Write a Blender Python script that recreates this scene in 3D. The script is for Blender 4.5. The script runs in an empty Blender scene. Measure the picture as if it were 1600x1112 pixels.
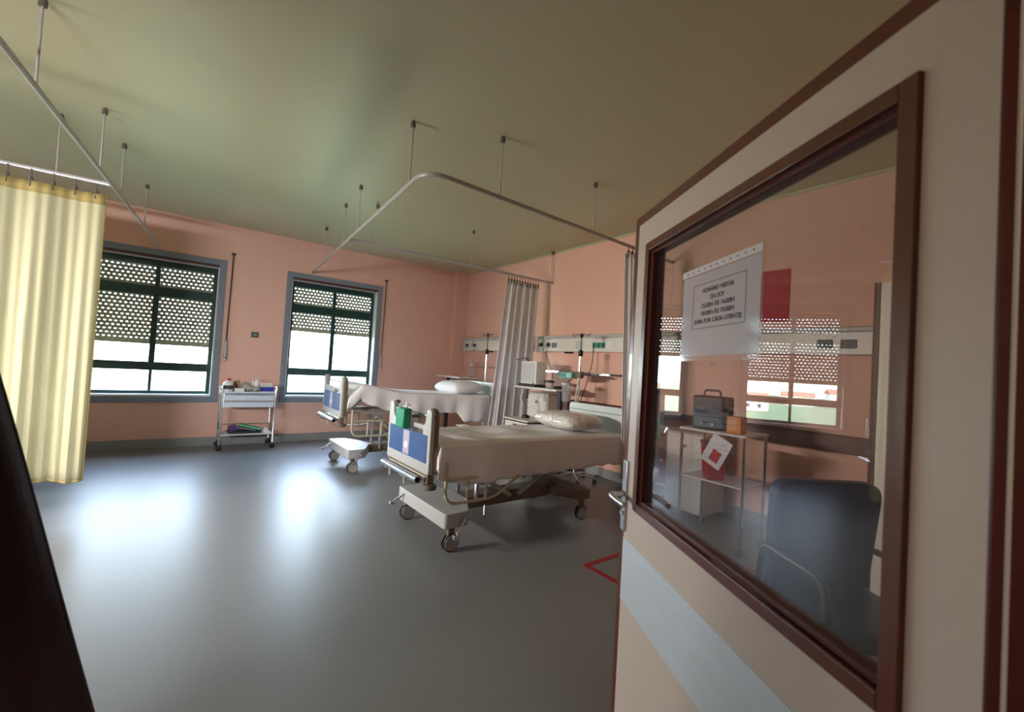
import bpy, bmesh, math, random
from math import sin, cos, pi, radians, sqrt, exp
from mathutils import Vector, Matrix
random.seed(7)
S = bpy.context.scene
COL = S.collection

# ------------------------------------------------------------------ materials
def lin(c):
    return tuple(((v/12.92) if v <= 0.04045 else ((v+0.055)/1.055)**2.4) for v in c)
def rgb(r, g, b):
    return lin((r/255, g/255, b/255)) + (1.0,)
def mat(name, col, rough=0.5, metal=0.0, noise=0.0, nscale=8.0, bump=0.0, bscale=60.0, spec=0.5, trans=0.0, coat=0.0, stretch=None, bdist=0.01):
    m = bpy.data.materials.new(name); m.use_nodes = True
    nt = m.node_tree; b = nt.nodes['Principled BSDF']
    b.inputs['Base Color'].default_value = col
    b.inputs['Roughness'].default_value = rough
    b.inputs['Metallic'].default_value = metal
    b.inputs['Specular IOR Level'].default_value = spec
    b.inputs['Coat Weight'].default_value = coat
    tc = nt.nodes.new('ShaderNodeTexCoord'); mp = nt.nodes.new('ShaderNodeMapping')
    nt.links.new(tc.outputs['Object'], mp.inputs['Vector'])
    if stretch: mp.inputs['Scale'].default_value = stretch
    if noise > 0:
        n = nt.nodes.new('ShaderNodeTexNoise'); n.inputs['Scale'].default_value = nscale; n.inputs['Detail'].default_value = 5
        nt.links.new(mp.outputs[0], n.inputs['Vector'])
        mx = nt.nodes.new('ShaderNodeMix'); mx.data_type = 'RGBA'
        mx.inputs['A'].default_value = tuple(c*(1-noise) for c in col[:3])+(1,)
        mx.inputs['B'].default_value = tuple(min(1, c*(1+noise)) for c in col[:3])+(1,)
        nt.links.new(n.outputs['Fac'], mx.inputs['Factor'])
        nt.links.new(mx.outputs['Result'], b.inputs['Base Color'])
    if bump > 0:
        n2 = nt.nodes.new('ShaderNodeTexNoise'); n2.inputs['Scale'].default_value = bscale; n2.inputs['Detail'].default_value = 4
        nt.links.new(mp.outputs[0], n2.inputs['Vector'])
        bp = nt.nodes.new('ShaderNodeBump'); bp.inputs['Strength'].default_value = bump; bp.inputs['Distance'].default_value = bdist
        nt.links.new(n2.outputs['Fac'], bp.inputs['Height']); nt.links.new(bp.outputs[0], b.inputs['Normal'])
    if trans > 0:
        tr = nt.nodes.new('ShaderNodeBsdfTranslucent'); tr.inputs['Color'].default_value = col
        ms = nt.nodes.new('ShaderNodeMixShader'); ms.inputs[0].default_value = trans
        out = nt.nodes['Material Output']
        nt.links.new(b.outputs[0], ms.inputs[1]); nt.links.new(tr.outputs[0], ms.inputs[2]); nt.links.new(ms.outputs[0], out.inputs[0])
    return m
def glass(name, tint=(1, 1, 1), ior=1.5, rough=0.0, haze=0.0):
    m = bpy.data.materials.new(name); m.use_nodes = True
    nt = m.node_tree; nt.nodes.remove(nt.nodes['Principled BSDF']); out = nt.nodes['Material Output']
    t = nt.nodes.new('ShaderNodeBsdfTransparent'); t.inputs[0].default_value = tint+(1,)
    g = nt.nodes.new('ShaderNodeBsdfGlossy'); g.inputs['Roughness'].default_value = rough
    lw = nt.nodes.new('ShaderNodeLayerWeight'); lw.inputs['Blend'].default_value = 0.5
    pw = nt.nodes.new('ShaderNodeMath'); pw.operation = 'POWER'; pw.inputs[1].default_value = 4.0; nt.links.new(lw.outputs['Facing'], pw.inputs[0])
    f = nt.nodes.new('ShaderNodeMath'); f.operation = 'MULTIPLY_ADD'; f0 = ((ior-1)/(ior+1))**2
    f.inputs[1].default_value = 1-f0; f.inputs[2].default_value = f0; nt.links.new(pw.outputs[0], f.inputs[0])
    ms = nt.nodes.new('ShaderNodeMixShader')
    nt.links.new(f.outputs[0], ms.inputs[0]); nt.links.new(t.outputs[0], ms.inputs[1]); nt.links.new(g.outputs[0], ms.inputs[2])
    last = ms
    if haze > 0:
        d = nt.nodes.new('ShaderNodeBsdfDiffuse'); d.inputs[0].default_value = (.8, .8, .8, 1)
        m2 = nt.nodes.new('ShaderNodeMixShader'); m2.inputs[0].default_value = haze
        nt.links.new(ms.outputs[0], m2.inputs[1]); nt.links.new(d.outputs[0], m2.inputs[2]); last = m2
    nt.links.new(last.outputs[0], out.inputs[0])
    return m

M = {}
M['wall'] = mat('salmon_wall_paint', rgb(226, 180, 162), 0.55, bump=0.15, bscale=120, noise=0.03, nscale=2)
M['ceiling'] = mat('cream_ceiling_paint', rgb(188, 187, 156), 0.42, bump=0.05, bscale=90, noise=0.03, nscale=1.5)
M['floor'] = mat('grey_vinyl_floor', rgb(122, 126, 129), 0.36, noise=0.07, nscale=45, bump=0.05, bscale=25, spec=0.32)
M['skirting'] = mat('grey_vinyl_skirting', rgb(140, 142, 142), 0.4, noise=0.04)
M['trim'] = mat('grey_blue_trim_paint', rgb(124, 133, 147), 0.4, noise=0.04)
M['green_alu'] = mat('dark_green_aluminium', rgb(22, 58, 54), 0.35, spec=0.5)
M['shutter'] = mat('cream_shutter_plastic', rgb(178, 172, 150), 0.5, trans=0.12)
M['sill'] = mat('white_marble_sill', rgb(225, 228, 230), 0.25, noise=0.05, nscale=10)
M['box_trim'] = mat('brown_box_trim', rgb(78, 44, 40), 0.5)
M['pane'] = glass('window_glass', (.95, .97, .96), 1.4)
M['door_glass'] = glass('door_glass', (.82, .80, .79), 1.6, haze=0.012)
M['wood'] = mat('red_brown_door_wood', rgb(98, 46, 28), 0.33, noise=0.25, nscale=9, bump=0.1, bscale=40, stretch=(1, 1, .12), coat=0.2)
M['dark_wood'] = mat('dark_red_brown_wood', rgb(84, 34, 30), 0.4, noise=0.2, nscale=9, stretch=(1, 1, .12))
M['laminate'] = mat('cream_door_laminate', rgb(206, 196, 188), 0.42, noise=0.02, nscale=30, bump=0.05, bscale=200)
M['steel'] = mat('brushed_steel', rgb(222, 236, 250), 0.33, .3, bump=0.08, bscale=50, noise=.08, nscale=4, stretch=(1, 1, 6))
M['chrome'] = mat('chrome', rgb(225, 228, 232), 0.14, 1.0)
M['satin'] = mat('satin_aluminium', rgb(200, 205, 212), 0.3, 1.0)
M['white_metal'] = mat('white_enamel_metal', rgb(216, 216, 218), 0.35)
M['rail'] = mat('grey_rail_metal', rgb(178, 176, 176), 0.35, 0.3)
M['beige'] = mat('grey_beige_bed_plastic', rgb(178, 182, 182), 0.4, noise=.02)
M['taupe'] = mat('taupe_bed_edge_plastic', rgb(112, 100, 84), 0.4)
M['enamel'] = mat('beige_bed_enamel', rgb(186, 180, 162), 0.35)
M['bumper'] = mat('grey_brown_rubber', rgb(96, 88, 80), 0.6)
M['blue'] = mat('blue_bed_panel', rgb(58, 90, 142), 0.35, noise=.03)
M['sheet'] = mat('white_bed_sheet', rgb(236, 234, 236), 0.9, bump=0.35, bscale=14, noise=.02)
M['pillow'] = mat('white_pillow', rgb(225, 226, 230), 0.85, bump=0.3, bscale=12)
M['plastic_wrap'] = mat('clear_wrapped_pillow', rgb(205, 202, 196), 0.16, bump=1.0, bscale=24, coat=0.9, bdist=.03)
M['mattress'] = mat('grey_mattress_vinyl', rgb(90, 92, 100), 0.6)
M['teal_white'] = mat('pale_headboard_plastic', rgb(190, 200, 196), 0.4)
M['groove'] = mat('grey_groove', rgb(110, 125, 125), 0.5)
M['black'] = mat('black_plastic', rgb(22, 22, 26), 0.4)
M['dark_grey'] = mat('dark_grey_plastic', rgb(58, 60, 64), 0.45)
M['castor'] = mat('grey_castor_plastic', rgb(166, 162, 158), 0.45)
M['curtain_cream'] = mat('cream_curtain_cloth', rgb(222, 217, 184), 0.9, bump=0.2, bscale=150, trans=0.45)
M['curtain_hem'] = mat('yellow_curtain_binding', rgb(190, 172, 110), 0.9, trans=0.3)
M['curtain_white'] = mat('white_curtain_cloth', rgb(236, 236, 238), 0.9, bump=0.2, bscale=150, trans=0.4)
M['headwall'] = mat('white_headwall_enamel', rgb(222, 220, 212), 0.35)
M['headwall_grey'] = mat('grey_headwall_strip', rgb(178, 180, 178), 0.4)
M['green_plastic'] = mat('green_plastic', rgb(18, 140, 104), 0.4)
M['teal'] = mat('pale_teal_plastic', rgb(130, 190, 180), 0.4)
M['teal_dark'] = mat('teal_display', rgb(40, 110, 105), 0.3)
M['white'] = mat('white_plastic', rgb(228, 228, 228), 0.35)
M['screen'] = mat('glossy_white_screen', rgb(200, 205, 205), 0.06, coat=1.0)
M['red'] = mat('red_plastic', rgb(176, 30, 38), 0.5)
M['red_sheet'] = mat('red_card', rgb(176, 22, 42), 0.6)
M['tape'] = mat('red_floor_tape', rgb(156, 28, 40), 0.45)
M['paper'] = mat('white_paper', rgb(214, 214, 224), 0.5)
M['sleeve'] = glass('clear_plastic_sleeve', (.97, .97, .98), 1.45, 0.08, haze=0.06)
M['ink'] = mat('black_ink', rgb(34, 34, 52), 0.6)
M['pink'] = mat('pale_pink_sticker', rgb(172, 166, 190), 0.5, noise=.15, nscale=60)
M['purple'] = mat('purple_folder', rgb(70, 50, 110), 0.5)
M['navy_card'] = mat('navy_folder', rgb(26, 34, 56), 0.5)
M['green_folder'] = mat('green_folder', rgb(90, 180, 130), 0.5)
M['grey_card'] = mat('grey_folder', rgb(120, 125, 140), 0.5)
M['blue_tray'] = mat('royal_blue_plastic', rgb(36, 60, 160), 0.4)
M['bag'] = mat('crinkled_clear_bag', rgb(190, 186, 178), 0.25, bump=1.0, bscale=35, trans=.3)
M['amber'] = mat('amber_bottle', rgb(110, 62, 40), 0.3)
M['orange'] = mat('orange_plastic', rgb(214, 130, 40), 0.5)
M['navy'] = mat('navy_upholstery', rgb(34, 48, 82), 0.35, bump=.1)
M['dark_stand_in'] = mat('stand_in_burgundy', rgb(40, 14, 24), 0.9, bump=.4, bscale=30)
M['concrete'] = mat('corridor_paint', rgb(190, 180, 165), 0.7, noise=.03)
M['canister'] = glass('clear_canister_plastic', (.82, .84, .84), 1.4, 0.05, haze=0.25)
M['grass'] = mat('hillside_green', rgb(96, 112, 78), 0.95, noise=0.5, nscale=0.08)
M['house'] = mat('whitewashed_house', rgb(225, 222, 214), 0.8)
M['tile'] = mat('terracotta_roof', rgb(170, 104, 80), 0.8)
M['tree'] = mat('tree_foliage', rgb(70, 92, 52), 0.95, noise=.4, nscale=1)
M['trunk'] = mat('tree_bark', rgb(88, 70, 54), 0.95)

# ------------------------------------------------------------------ mesh helpers
class MB:
    def __init__(s): s.v = []; s.f = []
    def add(s, vs, fs):
        o = len(s.v); s.v += [tuple(v) for v in vs]; s.f += [tuple(i+o for i in f) for f in fs]; return s
    def box(s, x0, x1, y0, y1, z0, z1, T=None):
        vs = [Vector(p) for p in ((x0, y0, z0), (x1, y0, z0), (x1, y1, z0), (x0, y1, z0), (x0, y0, z1), (x1, y0, z1), (x1, y1, z1), (x0, y1, z1))]
        if T: vs = [T @ v for v in vs]
        return s.add(vs, [(0, 3, 2, 1), (4, 5, 6, 7), (0, 1, 5, 4), (1, 2, 6, 5), (2, 3, 7, 6), (3, 0, 4, 7)])
    def tube(s, pts, r, n=10, closed=False, rz=None):
        pts = [Vector(p) for p in pts]; N = len(pts); rings = []
        up = None
        for i, p in enumerate(pts):
            if closed: d = pts[(i+1) % N]-pts[i-1]
            elif i == 0: d = pts[1]-p
            elif i == N-1: d = p-pts[-2]
            else: d = (pts[i+1]-p).normalized()+(p-pts[i-1]).normalized()
            d.normalize()
            if up is None:
                up = Vector((0, 0, 1)) if abs(d.z) < .9 else Vector((1, 0, 0))
            a = d.cross(up).normalized(); b = a.cross(d).normalized(); up = b
            rr = r[i] if isinstance(r, (list, tuple)) else r
            rings.append([p+a*cos(2*pi*k/n)*rr+b*sin(2*pi*k/n)*(rz or rr) for k in range(n)])
        vs = [v for R in rings for v in R]; fs = []
        for i in range(N if closed else N-1):
            j = (i+1) % N
            for k in range(n):
                l = (k+1) % n; fs.append((i*n+k, i*n+l, j*n+l, j*n+k))
        if not closed: fs += [tuple(range(n-1, -1, -1)), tuple((N-1)*n+k for k in range(n))]
        return s.add(vs, fs)
    def lathe(s, prof, c=(0, 0, 0), n=20, axis='z'):
        c = Vector(c); vs = []; fs = []
        for r, h in prof:
            for k in range(n):
                a = 2*pi*k/n
                if axis == 'z': p = Vector((r*cos(a), r*sin(a), h))
                elif axis == 'y': p = Vector((r*cos(a), h, r*sin(a)))
                else: p = Vector((h, r*cos(a), r*sin(a)))
                vs.append(c+p)
        for i in range(len(prof)-1):
            for k in range(n):
                l = (k+1) % n; fs.append((i*n+k, i*n+l, (i+1)*n+l, (i+1)*n+k))
        fs += [tuple(range(n-1, -1, -1)), tuple((len(prof)-1)*n+k for k in range(n))]
        return s.add(vs, fs)
    def grid(s, P):
        n = len(P); m = len(P[0])
        return s.add([p for r in P for p in r], [(i*m+j, i*m+j+1, (i+1)*m+j+1, (i+1)*m+j) for i in range(n-1) for j in range(m-1)])
    def mesh(s, name):
        me = bpy.data.meshes.new(name); me.from_pydata(s.v, [], s.f)
        bm = bmesh.new(); bm.from_mesh(me); bmesh.ops.recalc_face_normals(bm, faces=bm.faces); bm.to_mesh(me); bm.free()
        return me

def tag(o, label=None, cat=None, group=None, kind=None):
    if label: o['label'] = label
    if cat: o['category'] = cat
    if group: o['group'] = group
    if kind: o['kind'] = kind
    return o
def put(name, mb, m, parent=None, bevel=0, smooth=True, loc=None, thick=0, sub=0, seg=2, label=None):
    me = mb.mesh(name) if isinstance(mb, MB) else mb
    me.materials.clear(); me.materials.append(M[m])
    if smooth:
        for p in me.polygons: p.use_smooth = True
        try: me.set_sharp_from_angle(angle=radians(35))
        except Exception: pass
    o = bpy.data.objects.new(name, me); COL.objects.link(o)
    if parent: o.parent = parent
    if loc: o.location = loc
    if bevel:
        b = o.modifiers.new('bevel', 'BEVEL'); b.width = bevel; b.segments = seg; b.limit_method = 'ANGLE'; b.angle_limit = radians(40)
    if sub:
        b = o.modifiers.new('sub', 'SUBSURF'); b.levels = sub; b.render_levels = sub
    if thick:
        b = o.modifiers.new('sol', 'SOLIDIFY'); b.thickness = thick; b.offset = 0
    if label: o['label'] = label
    return o
def empty(name, loc, label, cat, group=None, rz=0):
    o = bpy.data.objects.new(name, None); COL.objects.link(o); o.location = loc; o.rotation_euler = (0, 0, rz)
    o.empty_display_size = .1
    return tag(o, label, cat, group)
def struct(name, mb, m, parent=None, **k):
    o = put(name, mb, m, parent, **k)
    if not parent: o['kind'] = 'structure'
    return o
def copy_tree(o, parent=None):
    c = o.copy(); COL.objects.link(c); c.parent = parent
    for ch in [x for x in bpy.data.objects if x.parent == o]: copy_tree(ch, c)
    return c
def arc(c, r, a0, a1, n, z):
    return [(c[0]+r*cos(radians(a0+(a1-a0)*i/n)), c[1]+r*sin(radians(a0+(a1-a0)*i/n)), z) for i in range(n+1)]
def rounded(pts, r, n=5):
    """closed or open 3-D polyline with its inner corners rounded"""
    out = [Vector(pts[0])]
    for i in range(1, len(pts)-1):
        p = Vector(pts[i]); a = (Vector(pts[i-1])-p); b = (Vector(pts[i+1])-p)
        q = min(r, a.length*.49, b.length*.49); A = p+a.normalized()*q; B = p+b.normalized()*q
        for k in range(n+1):
            t = k/n; out.append(A*(1-t)**2+p*2*t*(1-t)+B*t*t)
    out.append(Vector(pts[-1])); return out
def rpoly(pts, rad, n=5):
    """rounded closed 2-D polygon; rad = one radius or a list"""
    out = []; N = len(pts)
    for i in range(N):
        p = Vector(pts[i]); a = Vector(pts[i-1])-p; b = Vector(pts[(i+1) % N])-p
        r = rad[i] if isinstance(rad, (list, tuple)) else rad
        q = min(r, a.length*.49, b.length*.49)
        if q < 1e-5: out.append(tuple(p)); continue
        A = p+a.normalized()*q; B = p+b.normalized()*q
        for k in range(n+1):
            t = k/n; v = A*(1-t)**2+p*2*t*(1-t)+B*t*t; out.append((v.x, v.y))
    return out
def plate(loops, thick, T, bevel=0.0):
    """flat plate with holes: loops of 2-D points, extruded to `thick`, placed by matrix T"""
    cu = bpy.data.curves.new('plate', 'CURVE'); cu.dimensions = '2D'; cu.fill_mode = 'BOTH'
    cu.extrude = thick/2-bevel; cu.bevel_depth = bevel; cu.bevel_resolution = 2
    if bevel: cu.offset = -bevel
    for L in loops:
        sp = cu.splines.new('POLY'); sp.points.add(len(L)-1); sp.use_cyclic_u = True
        for i, p in enumerate(L): sp.points[i].co = (p[0], p[1], 0, 1)
    o = bpy.data.objects.new('plate_tmp', cu); COL.objects.link(o)
    bpy.context.view_layer.update()
    me = bpy.data.meshes.new_from_object(o.evaluated_get(bpy.context.evaluated_depsgraph_get()))
    bpy.data.objects.remove(o); bpy.data.curves.remove(cu)
    bm = bmesh.new(); bm.from_mesh(me); bmesh.ops.remove_doubles(bm, verts=bm.verts, dist=1e-5); bm.to_mesh(me); bm.free()
    me.transform(T); return me
# local (u,v,w) -> (x = -w or w, y = u, z = v): a plate standing in the y-z plane
TYZ = Matrix(((0, 0, 1, 0), (1, 0, 0, 0), (0, 1, 0, 0), (0, 0, 0, 1)))
def text_mesh(txt, size, bold=0.0, thick=0.0004):
    cu = bpy.data.curves.new('txt', 'FONT'); cu.body = txt; cu.size = size; cu.align_x = 'CENTER'; cu.align_y = 'CENTER'
    cu.offset = bold; cu.extrude = thick
    o = bpy.data.objects.new('txt_tmp', cu); COL.objects.link(o); bpy.context.view_layer.update()
    me = bpy.data.meshes.new_from_object(o.evaluated_get(bpy.context.evaluated_depsgraph_get()))
    bpy.data.objects.remove(o); bpy.data.curves.remove(cu); return me

# ------------------------------------------------------------------ room shell
H = 3.37; YA = 7.98; XB = 4.77; XL = -3.9; YC = 0.05; WT = 0.35
struct('floor', MB().box(XL-.2, XB+.2, -3.2, YA+WT, -.1, 0), 'floor', smooth=False)
struct('ceiling', MB().box(XL-.2, XB+.2, -3.2, YA+WT, H, H+.12), 'ceiling', smooth=False)
struct('wall_right', MB().box(XB, XB+.2, -3.2, YA+WT, 0, H), 'wall', smooth=False)
struct('wall_left', MB().box(XL-.2, XL, -3.2, YA+WT, 0, H), 'wall', smooth=False)
WZ0, WZ1 = .735, 2.735
WIN = [(-1.03, .415), (1.425, 2.87), (-3.48, -2.04)]  # last opening is added, out of view, for more daylight
def wall_far():
    m = MB(); y0, y1 = YA, YA+WT
    m.box(XL, XB, y0, y1, 0, WZ0); m.box(XL, XB, y0, y1, WZ1, H)
    xs = [XL, WIN[2][0], WIN[2][1], WIN[0][0], WIN[0][1], WIN[1][0], WIN[1][1], XB]
    for i in (0, 2, 4, 6): m.box(xs[i], xs[i+1], y0, y1, WZ0, WZ1)
    return m
struct('wall_far', wall_far(), 'wall', smooth=False)
struct('trim_1', MB().box(4.47, XB, YA-.12, YA, 0, H), 'wall', smooth=False)   # pilaster in the far right corner
# the wall the doorway is in (camera stands in the opening)
DX0, DX1, DZ = -.44, .80, 2.10
m = MB(); m.box(XL, DX0, -.10, YC, 0, H); m.box(DX1, XB, -.10, YC, 0, H); m.box(DX0, DX1, -.10, YC, DZ, H)
struct('wall_near', m, 'wall', smooth=False)
struct('wall_corridor', MB().box(XL, XB, -3.2, -3.0, 0, H), 'concrete', smooth=False)
struct('baseboard_far', MB().box(XL, XB, YA-.015, YA, 0, .13), 'skirting')
struct('baseboard_right', MB().box(XB-.015, XB, YC, YA-.12, 0, .13), 'skirting')
struct('baseboard_left', MB().box(XL, XL+.015, YC, YA, 0, .13), 'skirting')
struct('trim_2', MB().box(XB-.025, XB, .80, YA-.15, .86, 1.02), 'dark_wood', bevel=.004)   # wall bumper rail
struct('trim_3', MB().box(XB-.012, XB, YC, YA-.12, H-.03, H), 'ceiling')            # thin cornice line
# doorway lining
m = MB(); m.box(DX1-.005, DX1+.07, -.12, YC+.015, 0, DZ+.07); m.box(DX0-.07, DX0+.005, -.12, YC+.015, 0, DZ+.07); m.box(DX0, DX1, -.12, YC+.015, DZ-.005, DZ+.07)
struct('trim_4', m, 'dark_wood', bevel=.004)

# ------------------------------------------------------------------ windows
def window(n, x0, x1, shut):
    root = empty('window_%d' % n, ((x0+x1)/2, YA, WZ0), None, None); root['kind'] = 'structure'
    cx, cz = (x0+x1)/2, WZ0
    def P(name, mb, m, **k): return put(name, mb, m, root, **k)
    def B(m, a, b, c, d, e, f): return m.box(a-cx, b-cx, c-YA, d-YA, e-cz, f-cz)
    t = .085
    m = MB(); B(m, x0-t, x0, YA-.018, YA, WZ0-t, WZ1+t); B(m, x1, x1+t, YA-.018, YA, WZ0-t, WZ1+t)
    B(m, x0, x1, YA-.018, YA, WZ1, WZ1+t); B(m, x0, x1, YA-.018, YA, WZ0-t, WZ0)
    P('casing', m, 'trim', bevel=.003)
    m = MB(); B(m, x0, x0+.012, YA, YA+.3, WZ0, WZ1); B(m, x1-.012, x1, YA, YA+.3, WZ0, WZ1)
    P('reveal', m, 'headwall')
    m = MB(); B(m, x0+.012, x1-.012, YA-.01, YA+.3, WZ0, WZ0+.03); P('sill', m, 'sill', bevel=.004)
    m = MB(); B(m, x0, x1, YA-.01, YA+.15, WZ1-.035, WZ1); P('shutter_box_edge', m, 'box_trim')
    m = MB(); B(m, x0+.012, x1-.012, YA+.01, YA+.10, WZ1-.055, WZ1-.036); P('shutter_box_lip', m, 'rail')
    ys, ye = YA+.13, YA+.18; a, b = x0+.012, x1-.012; xm = (a+b)/2
    m = MB()
    B(m, a, a+.05, ys, ye, WZ0+.03, WZ1-.035); B(m, b-.05, b, ys, ye, WZ0+.03, WZ1-.035)
    B(m, a+.05, b-.05, ys, ye, 2.60, WZ1-.035); B(m, a+.05, b-.05, ys, ye, 2.17, 2.31)
    B(m, a+.05, b-.05, ys, ye, 1.10, 1.22); B(m, a+.05, b-.05, ys, ye, WZ0+.03, .81)
    P('window_frame', m, 'green_alu', bevel=.004, smooth=False)
    m = MB()
    B(m, xm-.028, xm+.028, ys+.005, ye-.005, 2.31, 2.60); B(m, xm-.035, xm+.035, ys-.012, ye-.01, 1.22, 2.17); B(m, xm-.018, xm+.018, ys+.005, ye-.005, .81, 1.10)
    P('mullion', m, 'green_alu', bevel=.003, smooth=False)
    for (p, q, r, s) in ((a+.05, xm-.03, 2.31, 2.60), (xm+.03, b-.05, 2.31, 2.60), (a+.05, xm-.02, 1.22, 2.17), (xm+.02, b-.05, 1.22, 2.17), (a+.05, xm-.018, .81, 1.10), (xm+.018, b-.05, .81, 1.10)):
        m = MB(); B(m, p, q, ys+.02, ys+.026, r, s); P('pane', m, 'pane', smooth=False)
    # roller shutter: slats with staggered light slots, real holes
    m = MB(); yy = YA+.25; sh = .054; cw = .058; z = WZ1-.02; row = 0
    while z-sh > shut-.001:
        z1 = z; z0 = z-sh; solid = (z0 < shut+.055)
        if solid: m.add([(a-cx, yy-YA, z0-cz), (b-cx, yy-YA, z0-cz), (b-cx, yy-YA, z1-cz), (a-cx, yy-YA, z1-cz)], [(0, 1, 2, 3)])
        else:
            off = (row % 2)*cw/2; x = a
            cells = []
            if off: cells.append((a, a+off, False)); x = a+off
            while x+cw <= b+1e-6: cells.append((x, x+cw, True)); x += cw
            if x < b-1e-6: cells.append((x, b, False))
            for (p, q, hole) in cells:
                if not hole: m.add([(p-cx, yy-YA, z0-cz), (q-cx, yy-YA, z0-cz), (q-cx, yy-YA, z1-cz), (p-cx, yy-YA, z1-cz)], [(0, 1, 2, 3)]); continue
                hx, hz = .0125, .0058; c1 = (p+q)/2; c2 = (z0+z1)/2+.004; e = .006
                O = [(p, z0), (c1, z0), (q, z0), (q, c2), (q, z1), (c1, z1), (p, z1), (p, c2)]
                I = [(c1-hx+.002, c2-hz), (c1, c2-hz), (c1+hx-.002, c2-hz), (c1+hx, c2), (c1+hx-.002, c2+hz), (c1, c2+hz), (c1-hx+.002, c2+hz), (c1-hx, c2)]
                vs = [(u-cx, yy-YA, w-cz) for u, w in O+I]
                m.add(vs, [(k, (k+1) % 8, 8+(k+1) % 8, 8+k) for k in range(8)])
        z = z0; row += 1
    P('roller_shutter', m, 'shutter', smooth=False, thick=.008)
window(1, *WIN[0], 1.47)
window(2, *WIN[1], 1.80)
window(3, *WIN[2], 1.55)  # added window hidden by the cream curtain, brings in extra daylight

def strap(x, z0, z1, label):
    t = empty('shutter_crank', (x, YA, z0), label, 'shutter crank', 'shutter cranks beside the windows')
    put('rod', MB().tube([(0, -.035, .25), (.015, -.03, z1-z0)], .009, 8), 'dark_grey', t)
    put('bracket', MB().box(-.012, .042, -.04, .004, z1-z0-.03, z1-z0), 'dark_grey', t, bevel=.003)
    put('handle', MB().box(-.02, .02, -.05, 0, .02, .28), 'rail', t, bevel=.008)
    put('knob', MB().lathe([(.008, -.0), (.018, .01), (.018, .04), (.006, .05)], (0, -.03, -.03), 12), 'chrome', t)
strap(.56, 1.32, 2.95, 'dark crank rod hanging beside the window nearest the cream curtain')
strap(3.0, 1.27, 2.95, 'dark crank rod right of the window behind the far bed')
t = empty('wall_switch', (.94, YA, 1.68), 'small grey switch plate on the salmon wall between the windows', 'switch')
put('plate', MB().box(-.05, .05, -.012, 0, 0, .085), 'dark_grey', t, bevel=.004)
put('rocker', MB().box(-.03, .03, -.018, -.012, .02, .065), 'groove', t, bevel=.003)

# ------------------------------------------------------------------ ceiling curtain rails
RZ = 2.86
def curtain_rail(name, pts, rods, label):
    c = Vector((pts[0][0], pts[0][1], RZ)); t = empty(name, c, label, 'curtain rail', None)
    P = rounded([(p[0]-c.x, p[1]-c.y, 0) for p in pts], .22, 8)
    put('track', MB().tube(P, .013, 4 if False else 8, rz=.019), 'rail', t)
    for (x, y) in rods:
        r = put('hanger_rod', MB().tube([(x-c.x, y-c.y, .012), (x-c.x, y-c.y, H-RZ)], .007, 8), 'dark_grey' if False else 'rail', t)
        put('ceiling_fixing', MB().lathe([(.02, 0), (.02, .03), (.012, .05)], (x-c.x, y-c.y, H-RZ-.05), 12), 'bumper', r)
    return t
def on(pts, f, i): return (pts[i][0]+(pts[i+1][0]-pts[i][0])*f, pts[i][1]+(pts[i+1][1]-pts[i][1])*f)
A = [(1.71, YA), (1.345, 2.93), (XB, 3.07)]
def ax(y): return 1.71+(y-YA)*(1.71-1.345)/(YA-2.93)
curtain_rail('curtain_rail', A, [(ax(3.27), 3.27), (2.03, 2.955), (3.24, 3.01), (ax(4.88), 4.88), (ax(5.6), 5.6), (ax(6.85), 6.85)], 'bent grey ceiling rail round the near bed, running back to the far wall')
curtain_rail('curtain_rail', [(1.54, 5.33), (XB, 5.24)], [(1.84, 5.322), (3.22, 5.28), (4.72, 5.242)], 'straight grey ceiling rail crossing between the two beds, carrying the gathered white curtain')
def lx(y): return -.31+(y-YA)*(-.31+.77)/(YA-3.17)
L = [(-.31, YA), (lx(2.95), 2.95), (XL, 2.8)]
curtain_rail('curtain_rail', L, [(lx(3.58), 3.58), (lx(4.89), 4.89), (lx(5.6), 5.6), (lx(6.8), 6.8), (-2.2, 2.87)], 'long grey ceiling rail at upper left, running towards the left window')
curtain_rail('curtain_rail', [(lx(5.27)-.0, 5.27), (XL, 5.5)], [(-.92, 5.3), (-2.4, 5.4)], 'grey ceiling rail carrying the cream curtain at the left edge')

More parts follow.
